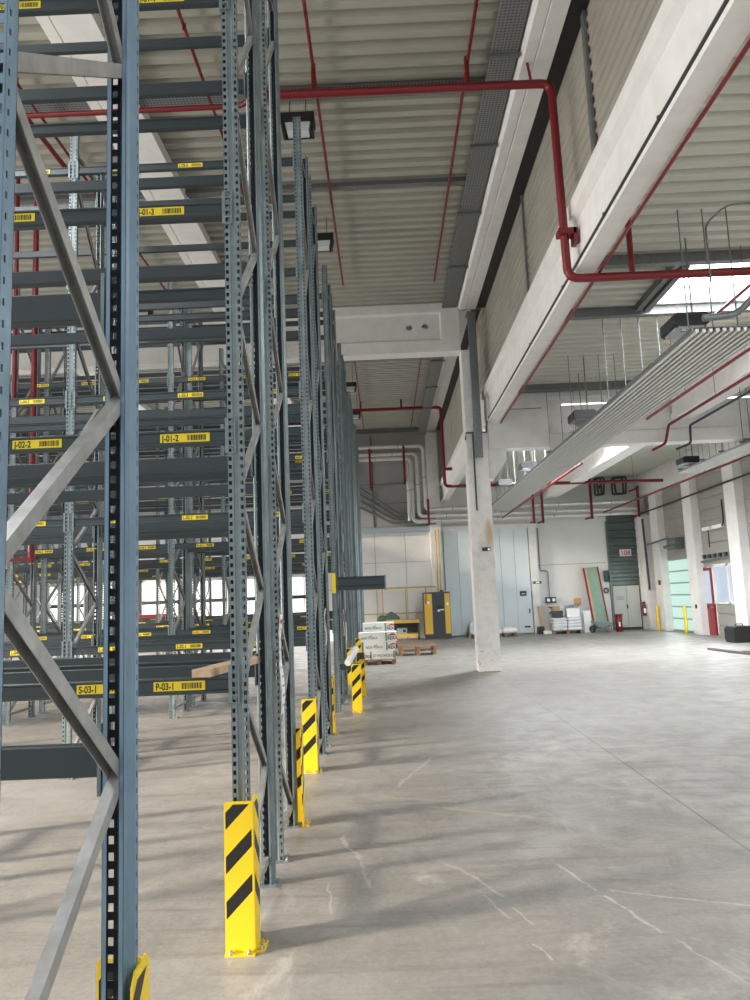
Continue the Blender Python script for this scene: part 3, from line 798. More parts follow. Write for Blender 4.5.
# second main further back
pipe_system('sprinkler_main', 'far red sprinkler main beyond the cross beam dropping beside the back girder', [
    [(-6, 29.2, 9.33), (2.46, 29.2, 9.31), (2.48, 29.2, 6.12), (11.0, 29.2, 6.0)], [(.9, 29.2, 9.31), (.9, 29.2, 9.69)], [(-.72, 29.2, 9.31), (-.72, 29.2, 9.69)], [(6.6, 29.2, 6.0), (6.6, 29.2, 6.9), ]],
    [.065, .04, .04, .05], .16, None, (('pipe_clamp', lambda b, o: b.box(2.45-o.x, 2.8-o.x, 29.1-o.y, 29.3-o.y, 6.75-o.z, 6.85-o.z)),))
# red valves at the far end of the lower hall
# cable trays
def tray(name, p0, p1, wd, label, holes=True, side=.055):
    b = MB(); p0, p1 = Vector(p0), Vector(p1); d = (p1-p0); L = d.length; d.normalize(); s_ = Vector((-d.y, d.x, 0)); u = Vector((0, 0, 1))
    def quad(a0, a1, c0, c1, z): b.add([p0+d*a0+s_*c0+u*z, p0+d*a1+s_*c0+u*z, p0+d*a1+s_*c1+u*z, p0+d*a0+s_*c1+u*z], [(0, 1, 2, 3)])
    b.obox((p0+p1)/2, d*(L/2), s_*(wd/2), u*.002)
    for sg_ in (-1, 1): b.obox((p0+p1)/2+s_*(sg_*wd/2)+u*side/2, d*(L/2), s_*.002, u*(side/2))
    o = b.build(name, M_PERF); tag(o, label, 'cable tray')
    return o
root = empty('cable_tray', 'wide perforated zinc cable tray running along the upper concrete beam', 'cable tray', (1.93, 10, 9.27))
tr = tray('tray_channel', (1.93, 3, 9.26), (1.93, 34, 9.26), .36, ''); 
for kx in ('label', 'category'): del tr[kx]
tr.parent = root; tr.location = (-1.93, -10, -9.27)
for i, y in enumerate((5.6, 7.55, 9.5, 11.6, 13.8, 16.2, 20, 23, 26, 29)):
    MB().box(-.24, .22, y-10-.03, y-10+.03, -.055, -.012).build('tray_bracket', M_TRAY, root)
MB().use(M_BLACK).tube([(-.08, -7, .012), (-.08, 23, .012)], .018, 6).tube([(.03, -7, .012), (.03, 23, .012)], .014, 6).build('cables', None, root)
tray('cable_tray', (-9, 10.18, 9.26), (1.75, 10.18, 9.26), .20, 'narrow perforated cable tray crossing under the high roof before the wide tray')
b = MB(); b.box(-9, 1.75, 12.75, 12.87, 9.31, 9.39); tag(b.build('cable_conduit', M_TRAY), 'dark flat cable duct crossing the high roof behind the first lamp', 'duct')
b = MB(); b.box(-9, 1.75, 23.7, 23.82, 9.60, 9.69); tag(b.build('cable_conduit', M_TRAY), 'dark flat cable duct crossing the high roof beyond the cross beam', 'duct')
b = MB(); b.box(-9, 2.0, 34.28, 34.45, 9.52, 9.69); tag(b.build('cable_conduit', M_TRAY), 'dark flat cable duct along the top of the back wall', 'duct')
# grey ducts hanging on the divider wall and down the column
b = MB(); b.box(2.80, 2.836, 8.7, 8.82, 7.1, 9.2); tag(b.build('cable_conduit', M_TRAY), 'grey upright cable duct on the cladding close to the top picture edge', 'duct')
b = MB(); b.box(2.80, 2.836, 13.1, 13.17, 7.1, 9.2); tag(b.build('cable_conduit', M_TRAY), 'thin upright cable duct on the cladding behind the red drop pipe', 'duct')
b = MB(); b.box(2.36, 2.55, 18.36, 18.48, 5.25, 9.0); b.box(2.5, 2.53, 18.35, 18.36, 5.25, 9.0); b.box(2.34, 2.57, 18.35, 18.66, 8.96, 9.02).box(2.40, 2.5, 18.48, 18.66, 5.6, 5.68)
tag(b.build('cable_duct', M_GALV), 'long grey upright duct in front of the white column head', 'duct')
b = MB(); b.tube([(2.35, 18.63, 5.9), (2.35, 18.63, 3.95)], .02, 8).tube([(2.16, 18.63, 5.75), (2.18, 18.63, 5.93), (2.7, 18.63, 5.93), (2.72, 18.55, 6.2)], .018, 8)
tag(b.build('cable_conduit', M_DARK), 'thin dark conduit running down the white column face below its head', 'conduit')
b = MB(); b.tube([(2.76, -1, 6.27), (2.76, 18.5, 6.27)], .02, 8)
for y in (5, 6.6, 8.4, 10.5, 13): b.box(2.74, 2.79, y-.015, y+.015, 6.24, 6.30)
tag(b.build('cable_conduit', M_DARK), 'dark cable line clipped along the lower edge of the long girder', 'conduit')
b = MB(); b.tube([(3.03, -1, 6.10), (3.03, 18.4, 6.10)], .022, 8); tag(b.build('sprinkler_branch', M_RED), 'thin red pipe following the right lower edge of the long girder', 'pipe')
b = MB(); b.use(M_DARK).box(2.30, 2.5, 18.6, 18.66, 2.93, 3.02).use(M_CHROME).cyl((2.46, 18.58, 2.97), (2.46, 18.66, 2.97), .03)
tag(b.build('wall_socket', None, None, (.12, 0, 0)), 'small dark socket box low on the stained white column', 'socket')

# lamps -------------------------------------------------------------
def lamp_left(cx, cy, z, label, sc=1.0):
    zt = 9.485 if cy < 19 else 9.785
    r = empty('high_bay_lamp', label, 'lamp', (cx, cy, z), 0, 'dark lamps hung over the racks')
    b = MB(); b.box(-.25, .25, -.13, .13, .02, .16); b.box(-.23, -.19, -.11, .11, -.12, .02).box(.19, .23, -.11, .11, -.12, .02).box(-.23, .23, .09, .12, -.12, .02); b.build('housing', M_BLACK, r)
    b = MB(); b.prism([(-.19, .02), (.19, .02), (.16, -.11), (-.16, -.11)], 'y', -.10, .09); b.build('lens', M_GLASSD, r)
    b = MB(); b.cyl((-.12, 0, .16), (-.12, 0, zt-z), .008, 6).cyl((.12, 0, .16), (.12, 0, zt-z), .008, 6); b.build('hanger', M_DARK, r)
    r.scale = (sc, sc, 1)
for (x, y, zz), lb in (((-1.02, 10.3, 8.85), 'dark lamp under the roof right above the second rack post'), ((-1.0, 14.0, 8.85), 'second dark lamp along the rack tops'),
                       ((-.93, 20.6, 8.85), 'dark lamp just beyond the cross beam at the rack edge'), ((-.95, 24.3, 8.85), 'dark lamp over the racks second beyond the cross beam'), ((-.95, 28.2, 8.85), 'dark lamp over the racks farthest back by the red main')):
    lamp_left(x, y, zz, lb)
lamp_left(-5.6, 17.2, 8.85, 'dark lamp seen through the racks behind the foreground upright')
def lamp_right(cx, cy, z, label):
    r = empty('hall_lamp', label, 'lamp', (cx, cy, z), 0, 'box lamps of the lower hall')
    b = MB(); b.prism([(-.24, .02), (-.24, .17), (-.20, .19), (.20, .19), (.24, .17), (.24, .02), (.21, 0), (-.21, 0)], 'y', -.28, .28); b.build('housing', M_BLACK, r, bevel=.006)
    MB().box(-.20, .20, -.25, .25, -.012, .003).build('lens', M_GLASSD, r)
    b = MB()
    for x in (-.2, .2):
        for y in (-.24, .24): b.cyl((x, y, -.02), (x, y, .01), .014, 8)
    b.build('lens_clip', M_BLACK, r)
    b = MB(); b.cyl((.14, 0, .19), (.14, 0, Z_DECK2-z), .012, 8); b.build('drop_rod', M_GALV, r)
lamp_right(4.50, 10.6, 5.56, 'black box lamp with glass lens hanging beside the rooflight')
p = atZ(582, 421, 5.56); lamp_right(p.x, p.y, 5.56, 'grey box lamp just left of the grey panel at the cross beam')
p = atZ(528, 469, 5.56); lamp_right(p.x, p.y, 5.56, 'small box lamp beyond the cross beam beside the white haunch')
p = atZ(500, 490, 5.56); lamp_right(p.x, p.y-1, 5.56, 'farthest box lamp right of the white column')
p = atZ(688, 464, 5.45); lamp_right(p.x, p.y, 5.45, 'box lamp under the second grey panel at right')

# radiant panels ------------------------------------------------------
def radiant(x0, x1, y0, y1, z, n, label, rods):
    r = empty('radiant_panel', label, 'ceiling panel', (x0, y0, z), 0, 'long ribbed radiant panels')
    b = MB(); W = x1-x0; pw = W/n
    b.use(M_DARK).box(0, W, 0, y1-y0, .075, .09)
    b.use(M_PANEL)
    for i in range(n):
        c = pw*(i+.5); R = pw*.26; L = y1-y0; q = 9
        vs = [(c+R*math.cos(PI+PI*k/(q-1)), t, .05+R*1.1*math.sin(PI+PI*k/(q-1))) for t in (0, L) for k in range(q)]
        vs += [(c-R, 0, .075), (c+R, 0, .075), (c-R, L, .075), (c+R, L, .075)]
        fs = [(k, k+1, q+k+1, q+k) for k in range(q-1)]
        b.add(vs, fs, True); b.add(vs, [(0, q, 2*q+2, 2*q), (q-1, 2*q+1, 2*q+3, 2*q-1), tuple(range(q))+(2*q+1, 2*q)])
    b.build('heating_tubes', None, r)
    b = MB(); b.box(-.02, 0, 0, y1-y0, .05, .10).box(W, W+.02, 0, y1-y0, .05, .10); b.build('edge_profile', M_GALV, r)
    for y in rods:
        MB().bar((-.1, y-y0, .12), (W+.1, y-y0, .12), .045, .045).build('cross_rail', M_GALV, r)
        b = MB()
        for x in (0, W*.33, W*.66, W): b.cyl((x, y-y0, .12), (x, y-y0, Z_DECK2-z), .009, 6)
        b.build('suspension_rod', M_GALV, r)
radiant(4.20, 5.20, 9.6, 30.6, 5.17, 11, 'long ribbed grey radiant ceiling panel hanging beside the rooflight', (9.75, 13.4, 16.0, 18.3, 20.6, 23.4, 26.4, 29.6))
radiant(9.10, 9.68, 12.0, 22.8, 5.27, 6, 'shorter ribbed radiant panel hanging near the right wall', (13, 15, 17, 18.6, 19.8, 21, 22.6))
# header of the first panel
b = MB(); b.tube([(4.3, 9.52, 5.36), (4.75, 9.5, 5.38), (5.05, 9.2, 5.75), (5.5, 8.9, 5.8), (8.2, 8.9, 5.8)], .045, 10, .15); tag(b.build('supply_pipe', M_GALV), 'bent grey supply pipe joining the long radiant panel below the rooflight', 'pipe')
# thin wires and conduits in the lower hall
b = MB(); b.tube([(4.35, 9.3, 5.75), (4.35, 9.3, 6.55), (4.6, 9.2, 6.75), (9, 9.0, 6.8)], .014, 6, .1)
tag(b.build('cable_conduit', M_GALV), 'thin bent conduit above the black box lamp by the rooflight', 'conduit')
b = MB()
p = atZ(582, 421, 5.75)
b.tube([(p.x, p.y, 5.75), (p.x, p.y, 6.9)], .012, 6); b.tube([(2.95, p.y-.4, 6.0), (p.x-1.0, p.y-.4, 6.0)], .012, 6)
tag(b.build('cable_conduit', M_GALV), 'thin conduit above the grey box lamp at the cross beam', 'conduit')
pu = atZ(637, 382, 6.3)
# red pipes along panel and beam in the lower hall
for pts, r_, lb, m_ in (([(5.30, 5, 5.19), (5.30, 14.6, 5.19)], .028, 'thin red pipe hanging along the right side of the long radiant panel', M_RED),
                  ([(pu.x, 6, 6.3), (pu.x, pu.y, 6.3)], .028, 'thin red pipe above the left side of the long radiant panel', M_RED),
                  ([(7.22, 5, 5.88), (7.22, 18.45, 5.88), (7.12, 18.5, 5.42), (6.85, 18.7, 5.30)], .035, 'dark red pipe along the long concrete beam bending down at the cross beam', M_RED),
                  ([(7.75, 5, 5.85), (7.75, 18.45, 5.85), (7.75, 18.5, 5.40), (7.45, 18.7, 5.30)], .032, 'dark blue pipe along the long concrete beam beside the red one', M_BLUEC),
                  ([(5.30, 19.6, 5.19), (5.30, 33.4, 5.19)], .035, 'far red pipe along the long radiant panel past the cross beam', M_RED),
                  ([(9.84, 12, 5.26), (9.84, 33.4, 5.26)], .035, 'red pipe beside the right wall under the roof edge', M_RED)):
    b = MB(); b.tube(pts, r_, 8, .08)
    for q in range(3):
        yy = pts[0][1]+(pts[1][1]-pts[0][1])*(.2+.3*q); b.cyl((pts[0][0], yy, pts[0][2]), (pts[0][0], yy, Z_DECK2-.002 if not 7.3 < pts[0][0] < 8 else 6.06), .006, 6)
    tag(b.build('sprinkler_branch', m_), lb, 'pipe')
# sagging black cable across the right wall
b = MB(); b.tube([(11.75, 10, 5.5), (11.75, 18, 5.42), (11.75, 26, 5.33), (11.75, 34.3, 5.2)], .035, 8); tag(b.build('power_cable', M_BLACK), 'black cable strung along the columns of the right wall', 'cable')
# thin glowing white strips near the top of the cross beam
for (x, lb) in ((5.25, 'glowing white strip behind the grey panel above the cross beam'), (9.0, 'glowing white strip at right above the cross beam')):
    r = empty('glow_strip', lb, 'lamp', (x, 18.3, 6.46))
    MB().box(-.75, .75, -.06, .06, .03, .10).build('housing', M_WHITE, r); MB().tube([(-.7, 0, .01), (.7, 0, .01)], .02, 8).build('tube', M_GLOW, r)

# insulated pipes at the back wall -----------------------------------
def ins(k, runs, label, rad=.09):
    r = empty('insulated_pipe', label, 'pipe', (2.0, 33.7, 5.0), 0, 'silver insulated pipes on the back wall'); o = Vector((2.0, 33.7, 5.0))
    MB().tube([Vector(p)-o for p in runs], rad, 14, .25).build('pipe_jacket', M_SILV, r)
    b = MB()
    for i in range(len(runs)-1):
        a, c = Vector(runs[i])-o, Vector(runs[i+1])-o; L = (c-a).length; n = max(1, int(L/2.2))
        for q in range(n):
            p_ = a.lerp(c, (q+.5)/n); d = (c-a).normalized()*.012; b.tube([p_-d, p_+d], rad+.006, 14)
    b.build('jacket_band', M_GALV, r)
for i, (zl, xv, zr, nm) in enumerate(((8.70, 1.95, 5.74, 'topmost'), (8.36, 1.63, 5.44, 'middle'), (8.14, 1.36, 5.22, 'lowest'))):
    yy = 33.75-.0*i
    ins(i, [(-5, yy, zl), (xv, yy, zl), (xv, yy, zr), (11.5, yy, zr)], 'silver insulated pipe, %s of the three stepping down across the back wall' % nm)
ins(3, [(1.18, 33.6, 8.0), (1.18, 33.6, 5.25)], 'short thin silver pipe standing left of the three stepped pipes', .07)
for i in range(4):
    b = MB(); yy = 34.2; dz = -.24*i; dx = -.10*i
    b.tube([(-2.6+dx, yy, 8.3+dz), (-1.0+dx, yy, 6.9+dz), (.75+dx, yy, 5.62+dz*.55), (2.4, yy, 5.55+dz*.55)], .055, 10, .2)
    tag(b.build('slanting_pipe', M_TRAY), '%s grey pipe of the slanting bundle on the back wall behind the rack ends' % ('topmost', 'second', 'third', 'lowest')[i], 'pipe', 'slanting pipes')
def bracket(x, z0, z1, y, label):
    b = MB(); b.box(x-.05, x+.05, y-.06, y, z0, z1)
    for z in (z0+.1, z1-.1): b.box(x-.04, x+.04, y, Y1-.005, z-.03, z+.03)
    tag(b.build('pipe_bracket', M_RED), label, 'bracket', 'red pipe brackets')
bracket(-.5, 6.8, 8.6, 33.55, 'red upright bracket on the stepped pipes nearest the racks'); bracket(1.05, 7.0, 8.7, 33.55, 'red upright bracket at the bend of the stepped pipes')
bracket(2.05, 5.0, 6.2, 33.55, 'red bracket on the silver pipes left of the white column'); bracket(6.75, 4.9, 6.4, 33.55, 'red bracket on the silver pipes right of the pale blue gate')
bracket(7.15, 4.9, 6.4, 33.55, 'red bracket on the silver pipes above the white back wall'); bracket(9.35, 5.0, 7.0, 33.55, 'tall red bracket on the silver pipes below the wall pipes')
bracket(11.45, 5.0, 6.4, 33.55, 'red bracket at the right end of the silver pipes')
b = MB()
for x, wd in ((9.75, .30), (10.55, .5)):
    for dx in (0, .12): b.tube([(x+dx, 34.2-dx, 6.15), (x+dx*.5, 34.2-dx, 6.9), (x+dx+wd, 34.2-dx, 6.9), (x+dx*.5+wd, 34.2-dx, 6.15), (x+dx, 34.2-dx, 6.15)], .045, 8, .08)
b.tube([(9.3, 34.3, 6.75), (11, 34.3, 6.75)], .03, 8); b.box(10.0, 10.1, 34.2, 34.59, 6.5, 6.6)
tag(b.build('valve_group', M_DARK), 'dark pipe loops above the silver pipes by the far right corner', 'pipe')

# ------------------------------------------------------------------ things at the far end
def pallet(x, y, z, wd, dp, label, rz=0, ht=.144, group='wooden pallets'):
    r = empty('wooden_pallet', label, 'pallet', (x, y, z), rz, group)
    for i in range(5):
        yy = -dp/2+.06+(dp-.12)*i/4
        MB().box(-wd/2, wd/2, yy-.055, yy+.055, ht-.022, ht).build('deck_board', M_PALLET, r)
    for i in range(3):
        xx = -wd/2+.06+(wd-.12)*i/2
        MB().box(xx-.05, xx+.05, -dp/2, dp/2, ht-.046, ht-.022).build('stringer_board', M_PALLET, r)
        for j in range(3):
            yy = -dp/2+.07+(dp-.14)*j/2
            MB().box(xx-.06, xx+.06, yy-.06, yy+.06, .022, ht-.046).build('block', M_PALLET, r)
        MB().box(xx-.05, xx+.05, -dp/2, dp/2, 0, .022).build('runner', M_PALLET, r)
    return r
# carton pallet
bx, by = -.27, 22.3
pallet(bx, by, 0, .95, 1.2, 'wooden pallet under the stack of white printed cartons')
def carton(cx, cy, z, wd, dp, ht, kind, label):
    r = empty('carton', label, 'carton', (cx, cy, z), 0, 'white printed cartons on the pallet')
    b = MB(); b.use(M_CARD).box(-wd/2, wd/2, -dp/2, dp/2, 0, ht); b.use(M_KRAFT).box(-wd/2-.002, -wd/2, -dp/2+.01, dp/2-.01, .01, ht-.01)
    b.build('box', None, r, bevel=.006)
    b = MB(); yf = -dp/2-.002
    splitx = {'a': .20, 'b': .20, 'c': -.24}[kind]*wd/.9
    b.use(M_GREEN).box(splitx-.02, splitx+.02, yf, yf+.001, 0.01, ht-.01)
    if kind == 'c': b.box(wd/2-.05, wd/2-.01, yf, yf+.001, 0.01, ht-.01)
    b.build('green_band', None, r)
    rx = splitx+.18 if kind != 'c' else splitx-.13
    b = MB()
    if kind != 'c':
        b.use(M_REDINK).prism([(rx-.16, ht*.58), (rx, ht*.86), (rx+.16, ht*.58), (rx+.12, ht*.58), (rx, ht*.66), (rx-.12, ht*.58)], 'y', yf, yf+.001); b.build('roof_emblem', None, r)
    t = link('logo_text', text_mesh('l', 'REXA', .125, M_INK, 'CENTER', .95), r, (rx, yf, ht*.20)); t.rotation_euler = (PI/2, 0, 0)
    if kind != 'c':
        t = link('brand_text', text_mesh('l', 'eco', .125, M_GREEN, 'LEFT'), r, (-wd/2+.06, yf, ht*.30)); t.rotation_euler = (PI/2, 0, 0)
        t = link('brand_text', text_mesh('l', 'WERILE', .085, M_GREYINK, 'LEFT'), r, (-wd/2+.26, yf, ht*.30)); t.rotation_euler = (PI/2, 0, 0)
        b = MB(); b.use(M_GREEN).bar((-wd/2+.30, yf, ht*.62), (-wd/2+.33, yf, ht*.55), .02, .02, (0, 1, 0)).bar((-wd/2+.33, yf, ht*.55), (-wd/2+.39, yf, ht*.72), .02, .02, (0, 1, 0)); b.build('tick_mark', None, r)
    else:
        t = link('brand_text', text_mesh('l', 'STYRO', .10, M_GREYINK, 'LEFT'), r, (splitx+.05, yf, ht*.3)); t.rotation_euler = (PI/2, 0, 0)
        t = link('brand_text', text_mesh('l', 'HOLD', .10, M_GREEN, 'LEFT'), r, (splitx+.37, yf, ht*.3)); t.rotation_euler = (PI/2, 0, 0)
z = .144
carton(bx+.00, by-.18, z, .90, .62, .235, 'c', 'lowest white carton at the pallet front with two green bands'); carton(bx, by+.36, z, .9, .42, .235, 'a', 'lowest white carton hidden at the rear of the pallet')
z += .235
carton(bx+.02, by-.16, z, .92, .62, .255, 'a', 'second white carton from the bottom, red roof emblem at its right end'); carton(bx, by+.38, z, .9, .42, .255, 'a', 'white carton in the second layer at the rear')
z += .255
carton(bx-.03, by-.14, z, 1.10, .64, .27, 'b', 'wide white carton overhanging the stack to the left'); carton(bx, by+.4, z, .9, .42, .27, 'a', 'white carton in the third layer at the rear')
z += .27
carton(bx+.0, by+.22, z, .92, .62, .255, 'a', 'topmost white carton set back on the stack')
# empty pallets
pallet(.93, 24.9, 0, 1.2, .8, 'lower of the two empty brown pallets behind the cartons'); pallet(.95, 24.92, .145, 1.2, .8, 'upper empty brown pallet stacked right of the cartons', .03)
# compressor
r = empty('compressor', 'tall charcoal and yellow compressor cabinet by the pale blue gate', 'machine', (2.2, 33.55, 0))
b = MB(); b.box(-.58, .58, -.42, .42, .10, 2.03); b.box(-.54, .54, -.40, .40, 0.0, .10); b.build('cabinet', M_CDARK, r, bevel=.015)
b = MB(); b.box(-.56, -.22, -.445, -.42, .22, 1.96); b.build('yellow_panel', M_CYEL, r); b = MB(); b.box(.33, .56, -.445, -.42, .22, 1.96); b.build('yellow_panel', M_CYEL, r)
b = MB(); b.box(-.585, -.58, -.40, .40, .2, 1.96); b.build('side_panel', M_BLACK, r)
b = MB(); b.use(M_BLACK).box(-.06, .24, -.435, -.42, 1.30, 1.46); b.use(M_CARD).box(.12, .30, -.437, -.43, 1.235, 1.28); b.cyl((.06, -.44, 1.22), (.06, -.42, 1.22), .05); b.build('control_panel', None, r)
MB().box(-.44, -.32, -.452, -.445, 1.52, 1.63).build('sticker', M_CARD, r); MB().box(.40, .50, -.452, -.445, 1.44, 1.56).build('sticker', M_CARD, r)
MB().box(.18, .32, -.1, .1, 2.03, 2.1).build('outlet', M_BLACK, r)
t = link('lettering', text_mesh('l', 'KAESER', .15, M_INK, 'LEFT', .82), r, (-.53, -.447, 1.93)); t.rotation_euler = (PI/2, PI/2, 0)
# work bench with tarp
r = empty('workbench', 'yellow topped workbench standing left of the compressor', 'workbench', (.45, 33.4, 0))
MB().box(-.95, .95, -.35, .35, .74, .86).build('worktop', M_CYEL, r); MB().box(-.9, .9, -.33, .33, .16, .28).build('lower_shelf', M_CYEL, r)
for (x, y) in ((-.9, -.3), (.9, -.3), (-.9, .3), (.9, .3)): MB().box(x-.04, x+.04, y-.04, y+.04, 0, .74).build('leg', M_CDARK, r)
MB().box(-.9, .9, .30, .33, .28, .74).build('back_panel', M_DARK, r)
b = MB(); ng = 14
vs = []; fs = []
for i in range(ng+1):
    for j in range(7):
        x = -.55+1.0*i/ng; y = -.3+.6*j/6
        hgt = .03+.26*max(0, 1-((x+.02)/.62)**2)*max(0, 1-(y/.36)**2)**.6*(1+.35*math.sin(9*x+4*y)+.2*math.sin(17*y-6*x))
        vs.append((x, y, hgt))
for i in range(ng):
    for j in range(6): a = i*7+j; fs.append((a, a+7, a+8, a+1))
nb = len(vs); vs += [(v[0], v[1], 0) for v in vs]; fs += [tuple(nb+q for q in f)[::-1] for f in fs]
edge = [i*7 for i in range(ng+1)]+[ng*7+j for j in range(1, 7)]+[i*7+6 for i in range(ng-1, -1, -1)]+[j for j in range(5, 0, -1)]
for a, c in zip(edge, edge[1:]+edge[:1]): fs.append((a, c, nb+c, nb+a))
b.add(vs, fs, True); tag(b.build('tarpaulin', M_TARP, None, (.10, 33.42, .86)), 'crumpled dark green tarpaulin heaped on the workbench', 'tarpaulin')
b = MB(); b.box(-.5, .45, -.15, .1, 0, .045); tag(b.build('board', M_WOOD, None, (.45, 33.20, .86)), 'pale board lying on the workbench in front of the tarpaulin', 'board')
b = MB(); b.use(M_STEEL).box(-.22, .22, -.15, .15, 0, .26).use(M_DARK).box(.04, .16, -.155, -.15, .07, .18).box(-.23, .23, -.16, .16, .24, .28)
tag(b.build('battery_charger', None, None, (.62, 33.3, .28)), 'small grey-blue box with dark screen on the lower shelf of the workbench', 'box')
# yellow railing and yellow pipes
b = MB()
for x in (-1.1, -.2, .85, 1.75): b.box(x, x+.05, 34.05, 34.10, 0, 2.28)
b.box(-1.6, 2.25, 34.05, 34.10, 2.24, 2.30).box(-1.6, 2.25, 34.05, 34.10, 1.12, 1.17)
tag(b.build('yellow_railing', mat('dull_yellow', (.52, .38, .10), .5)), 'thin yellow railing along the back wall behind the workbench', 'railing')
for dx, lb in ((0, 'left'), (.13, 'right')):
    b = MB(); b.tube([(2.36+dx, 34.2, 0.0), (2.36+dx, 34.2, 4.85)], .03, 8); tag(b.build('yellow_pipe', mat('dull_yellow', (.52, .38, .10), .5)), 'yellow upright pipe above the compressor, %s of the pair' % lb, 'pipe')
# goods by the gate
pallet(4.05, 33.6, 0, 1.1, .8, 'pallet with a wrapped white bag directly left of the white column')
b = MB(); b.prism([(-.45, 0), (.45, 0), (.45, .5), (.3, .6), (.1, .55), (-.35, .56), (-.45, .45)], 'y', -.3, .3); tag(b.build('wrapped_goods', mat('pale_wrap', (.6, .68, .72), .35, 0, .2, 6), None, (4.05, 33.6, .144), bevel=.04), 'pale wrapped goods on the pallet left of the white column', 'goods')
b = MB(); b.prism([(-.2, 0), (.15, 0), (.1, .62), (-.1, .8), (-.2, .4)], 'y', -.05, .05); tag(b.build('paper_bag', mat('sand_bag', (.6, .55, .40), .7), None, (4.35, 34.1, .0), bevel=.01), 'beige upright bag between pallet goods and the pale blue gate', 'bag')
pallet(5.1, 33.4, 0, .95, .8, 'low pallet before the pale blue gate with white plastic')
b = MB(); b.lathe([(.02, .26), (.22, .24), (.34, .15), (.37, .06), (.33, 0), (.0, 0)], 18); tag(b.build('plastic_heap', M_CARD, None, (5.32, 33.4, .144)), 'white rounded plastic heap on the low pallet at the gate', 'goods')
b = MB(); b.box(-.17, .17, -.2, .2, 0, .17); tag(b.build('small_carton', M_CARD, None, (4.80, 33.4, .144), bevel=.01), 'small white carton beside the plastic heap on the low pallet', 'carton')
# leaning boards
def lean(name, lb, cat, x, y, wd, ht, th, tilt, m, rot=0):
    b = MB(); b.box(-wd/2, wd/2, 0, th, 0, ht); o = b.build(name, m, None, (x, y, 0)); o.rotation_euler = (-math.radians(tilt), rot, 0); return tag(o, lb, cat)
lean('leaning_board', 'brown board leaning on the back wall beside the pale blue gate', 'board', 6.98, 34.0, .12, 1.25, .04, 9, M_WOOD, -.12)
lean('leaning_board', 'grey wide board leaning on the wall right of the brown one', 'board', 7.12, 34.12, .34, 1.3, .03, 10, mat('grey_board', (.45, .42, .38), .7))
b = MB(); b.box(-.13, .13, -.2, .2, 0, .33); tag(b.build('black_bin', M_BLACK, None, (6.80, 33.9, 0), bevel=.02), 'small black bin on the floor at the corner of the pale blue gate', 'bin')
b = MB(); b.box(-.25, .25, -.25, .25, 0, .14); tag(b.build('stone_block', M_CONC, None, (7.10, 33.7, 0), bevel=.01), 'low pale block on the floor before the leaning boards', 'block')
# white stacked pallet goods
pallet(7.85, 33.65, 0, 1.35, .8, 'pallet under the stack of white sacks at the back wall')
for i in range(4):
    for j in range(2):
        b = MB(); b.box(-.31, .31, -.35, .35, 0, .135); o = b.build('white_sack', mat('white_sacking', (.70, .71, .74), .6, 0, .15, 9), None, (7.53+.64*j+.01*((i*7) % 3), 33.65, .144+.138*i), bevel=.045)
        tag(o, '%s white sack in the %s column of the stack below the electric box' % (('lowest', 'second lowest', 'second highest', 'topmost')[i], ('left', 'right')[j]), 'sack', 'white sacks')
b = MB(); b.box(-.28, .28, -.2, .2, 0, .38); tag(b.build('white_carton', M_CARD, None, (8.17, 33.6, .70), bevel=.015), 'white carton standing on the right of the sack stack', 'carton')
b = MB(); b.box(-.22, .22, -.2, .2, 0, .30); tag(b.build('dark_crate', M_DARK, None, (7.50, 33.6, .70), bevel=.015), 'dark crate standing on the left of the sack stack', 'crate')
b = MB(); b.box(-.15, .15, -.15, .15, 0, .2); tag(b.build('brown_carton', M_KRAFT, None, (7.45, 33.6, 1.0), bevel=.01), 'small brown carton on top of the dark crate', 'carton')
b = MB()
for i in range(7):
    a = Vector((7.85+.08*i, 33.55+.03*(i % 3), 1.11)); b.tube([a, a+Vector((.12*(-1)**i, .05, .06)), a+Vector((.2, .0, .12))], .03, 6)
tag(b.build('tool_bundle', M_STEEL), 'bundle of grey tubes lying on the white carton', 'tools')
r = empty('electric_box', 'dark socket box on the white wall above the sack stack', 'electrical box', (7.46, yb-.08, 1.47))
MB().box(-.24, .24, -.06, .07, -.13, .13).build('box', M_DARK, r); 
for x in (-.12, .12): MB().cyl((x, -.10, 0), (x, -.06, 0), .075).build('socket', M_CARD, r)
b = MB(); b.tube([(-.38, .03, 3.3), (-.38, .03, 1.35), (-.05, .03, 1.32), (-.03, .03, .13)], .03, 8, .1); b.build('conduit', M_GREYINK, r)
b = MB()
for i in range(2): b.lathe([(.14, -.02), (.17, 0), (.14, .02), (.11, 0), (.14, -.02)], 14, (7.25+.28*i, 0, 0))
o = b.build('cable_coil', M_DARK, None, (0, yb-.12, 1.28)); o.rotation_euler = (PI/2, 0, 0); o.location = (.1, yb-.14, 1.02); tag(o, 'dark cable coils hung on the white wall under the socket box', 'cable')
b = MB(); b.use(mat('exit_green', (.02, .12, .07), .5)).box(-.19, .19, -.01, .02, -.055, .055).use(M_CARD).box(-.06, .1, -.013, -.01, -.03, .04); tag(b.build('escape_sign', None, None, (6.86, yb-.27, 2.28)), 'small green escape sign at the pillar right of the gate', 'sign')
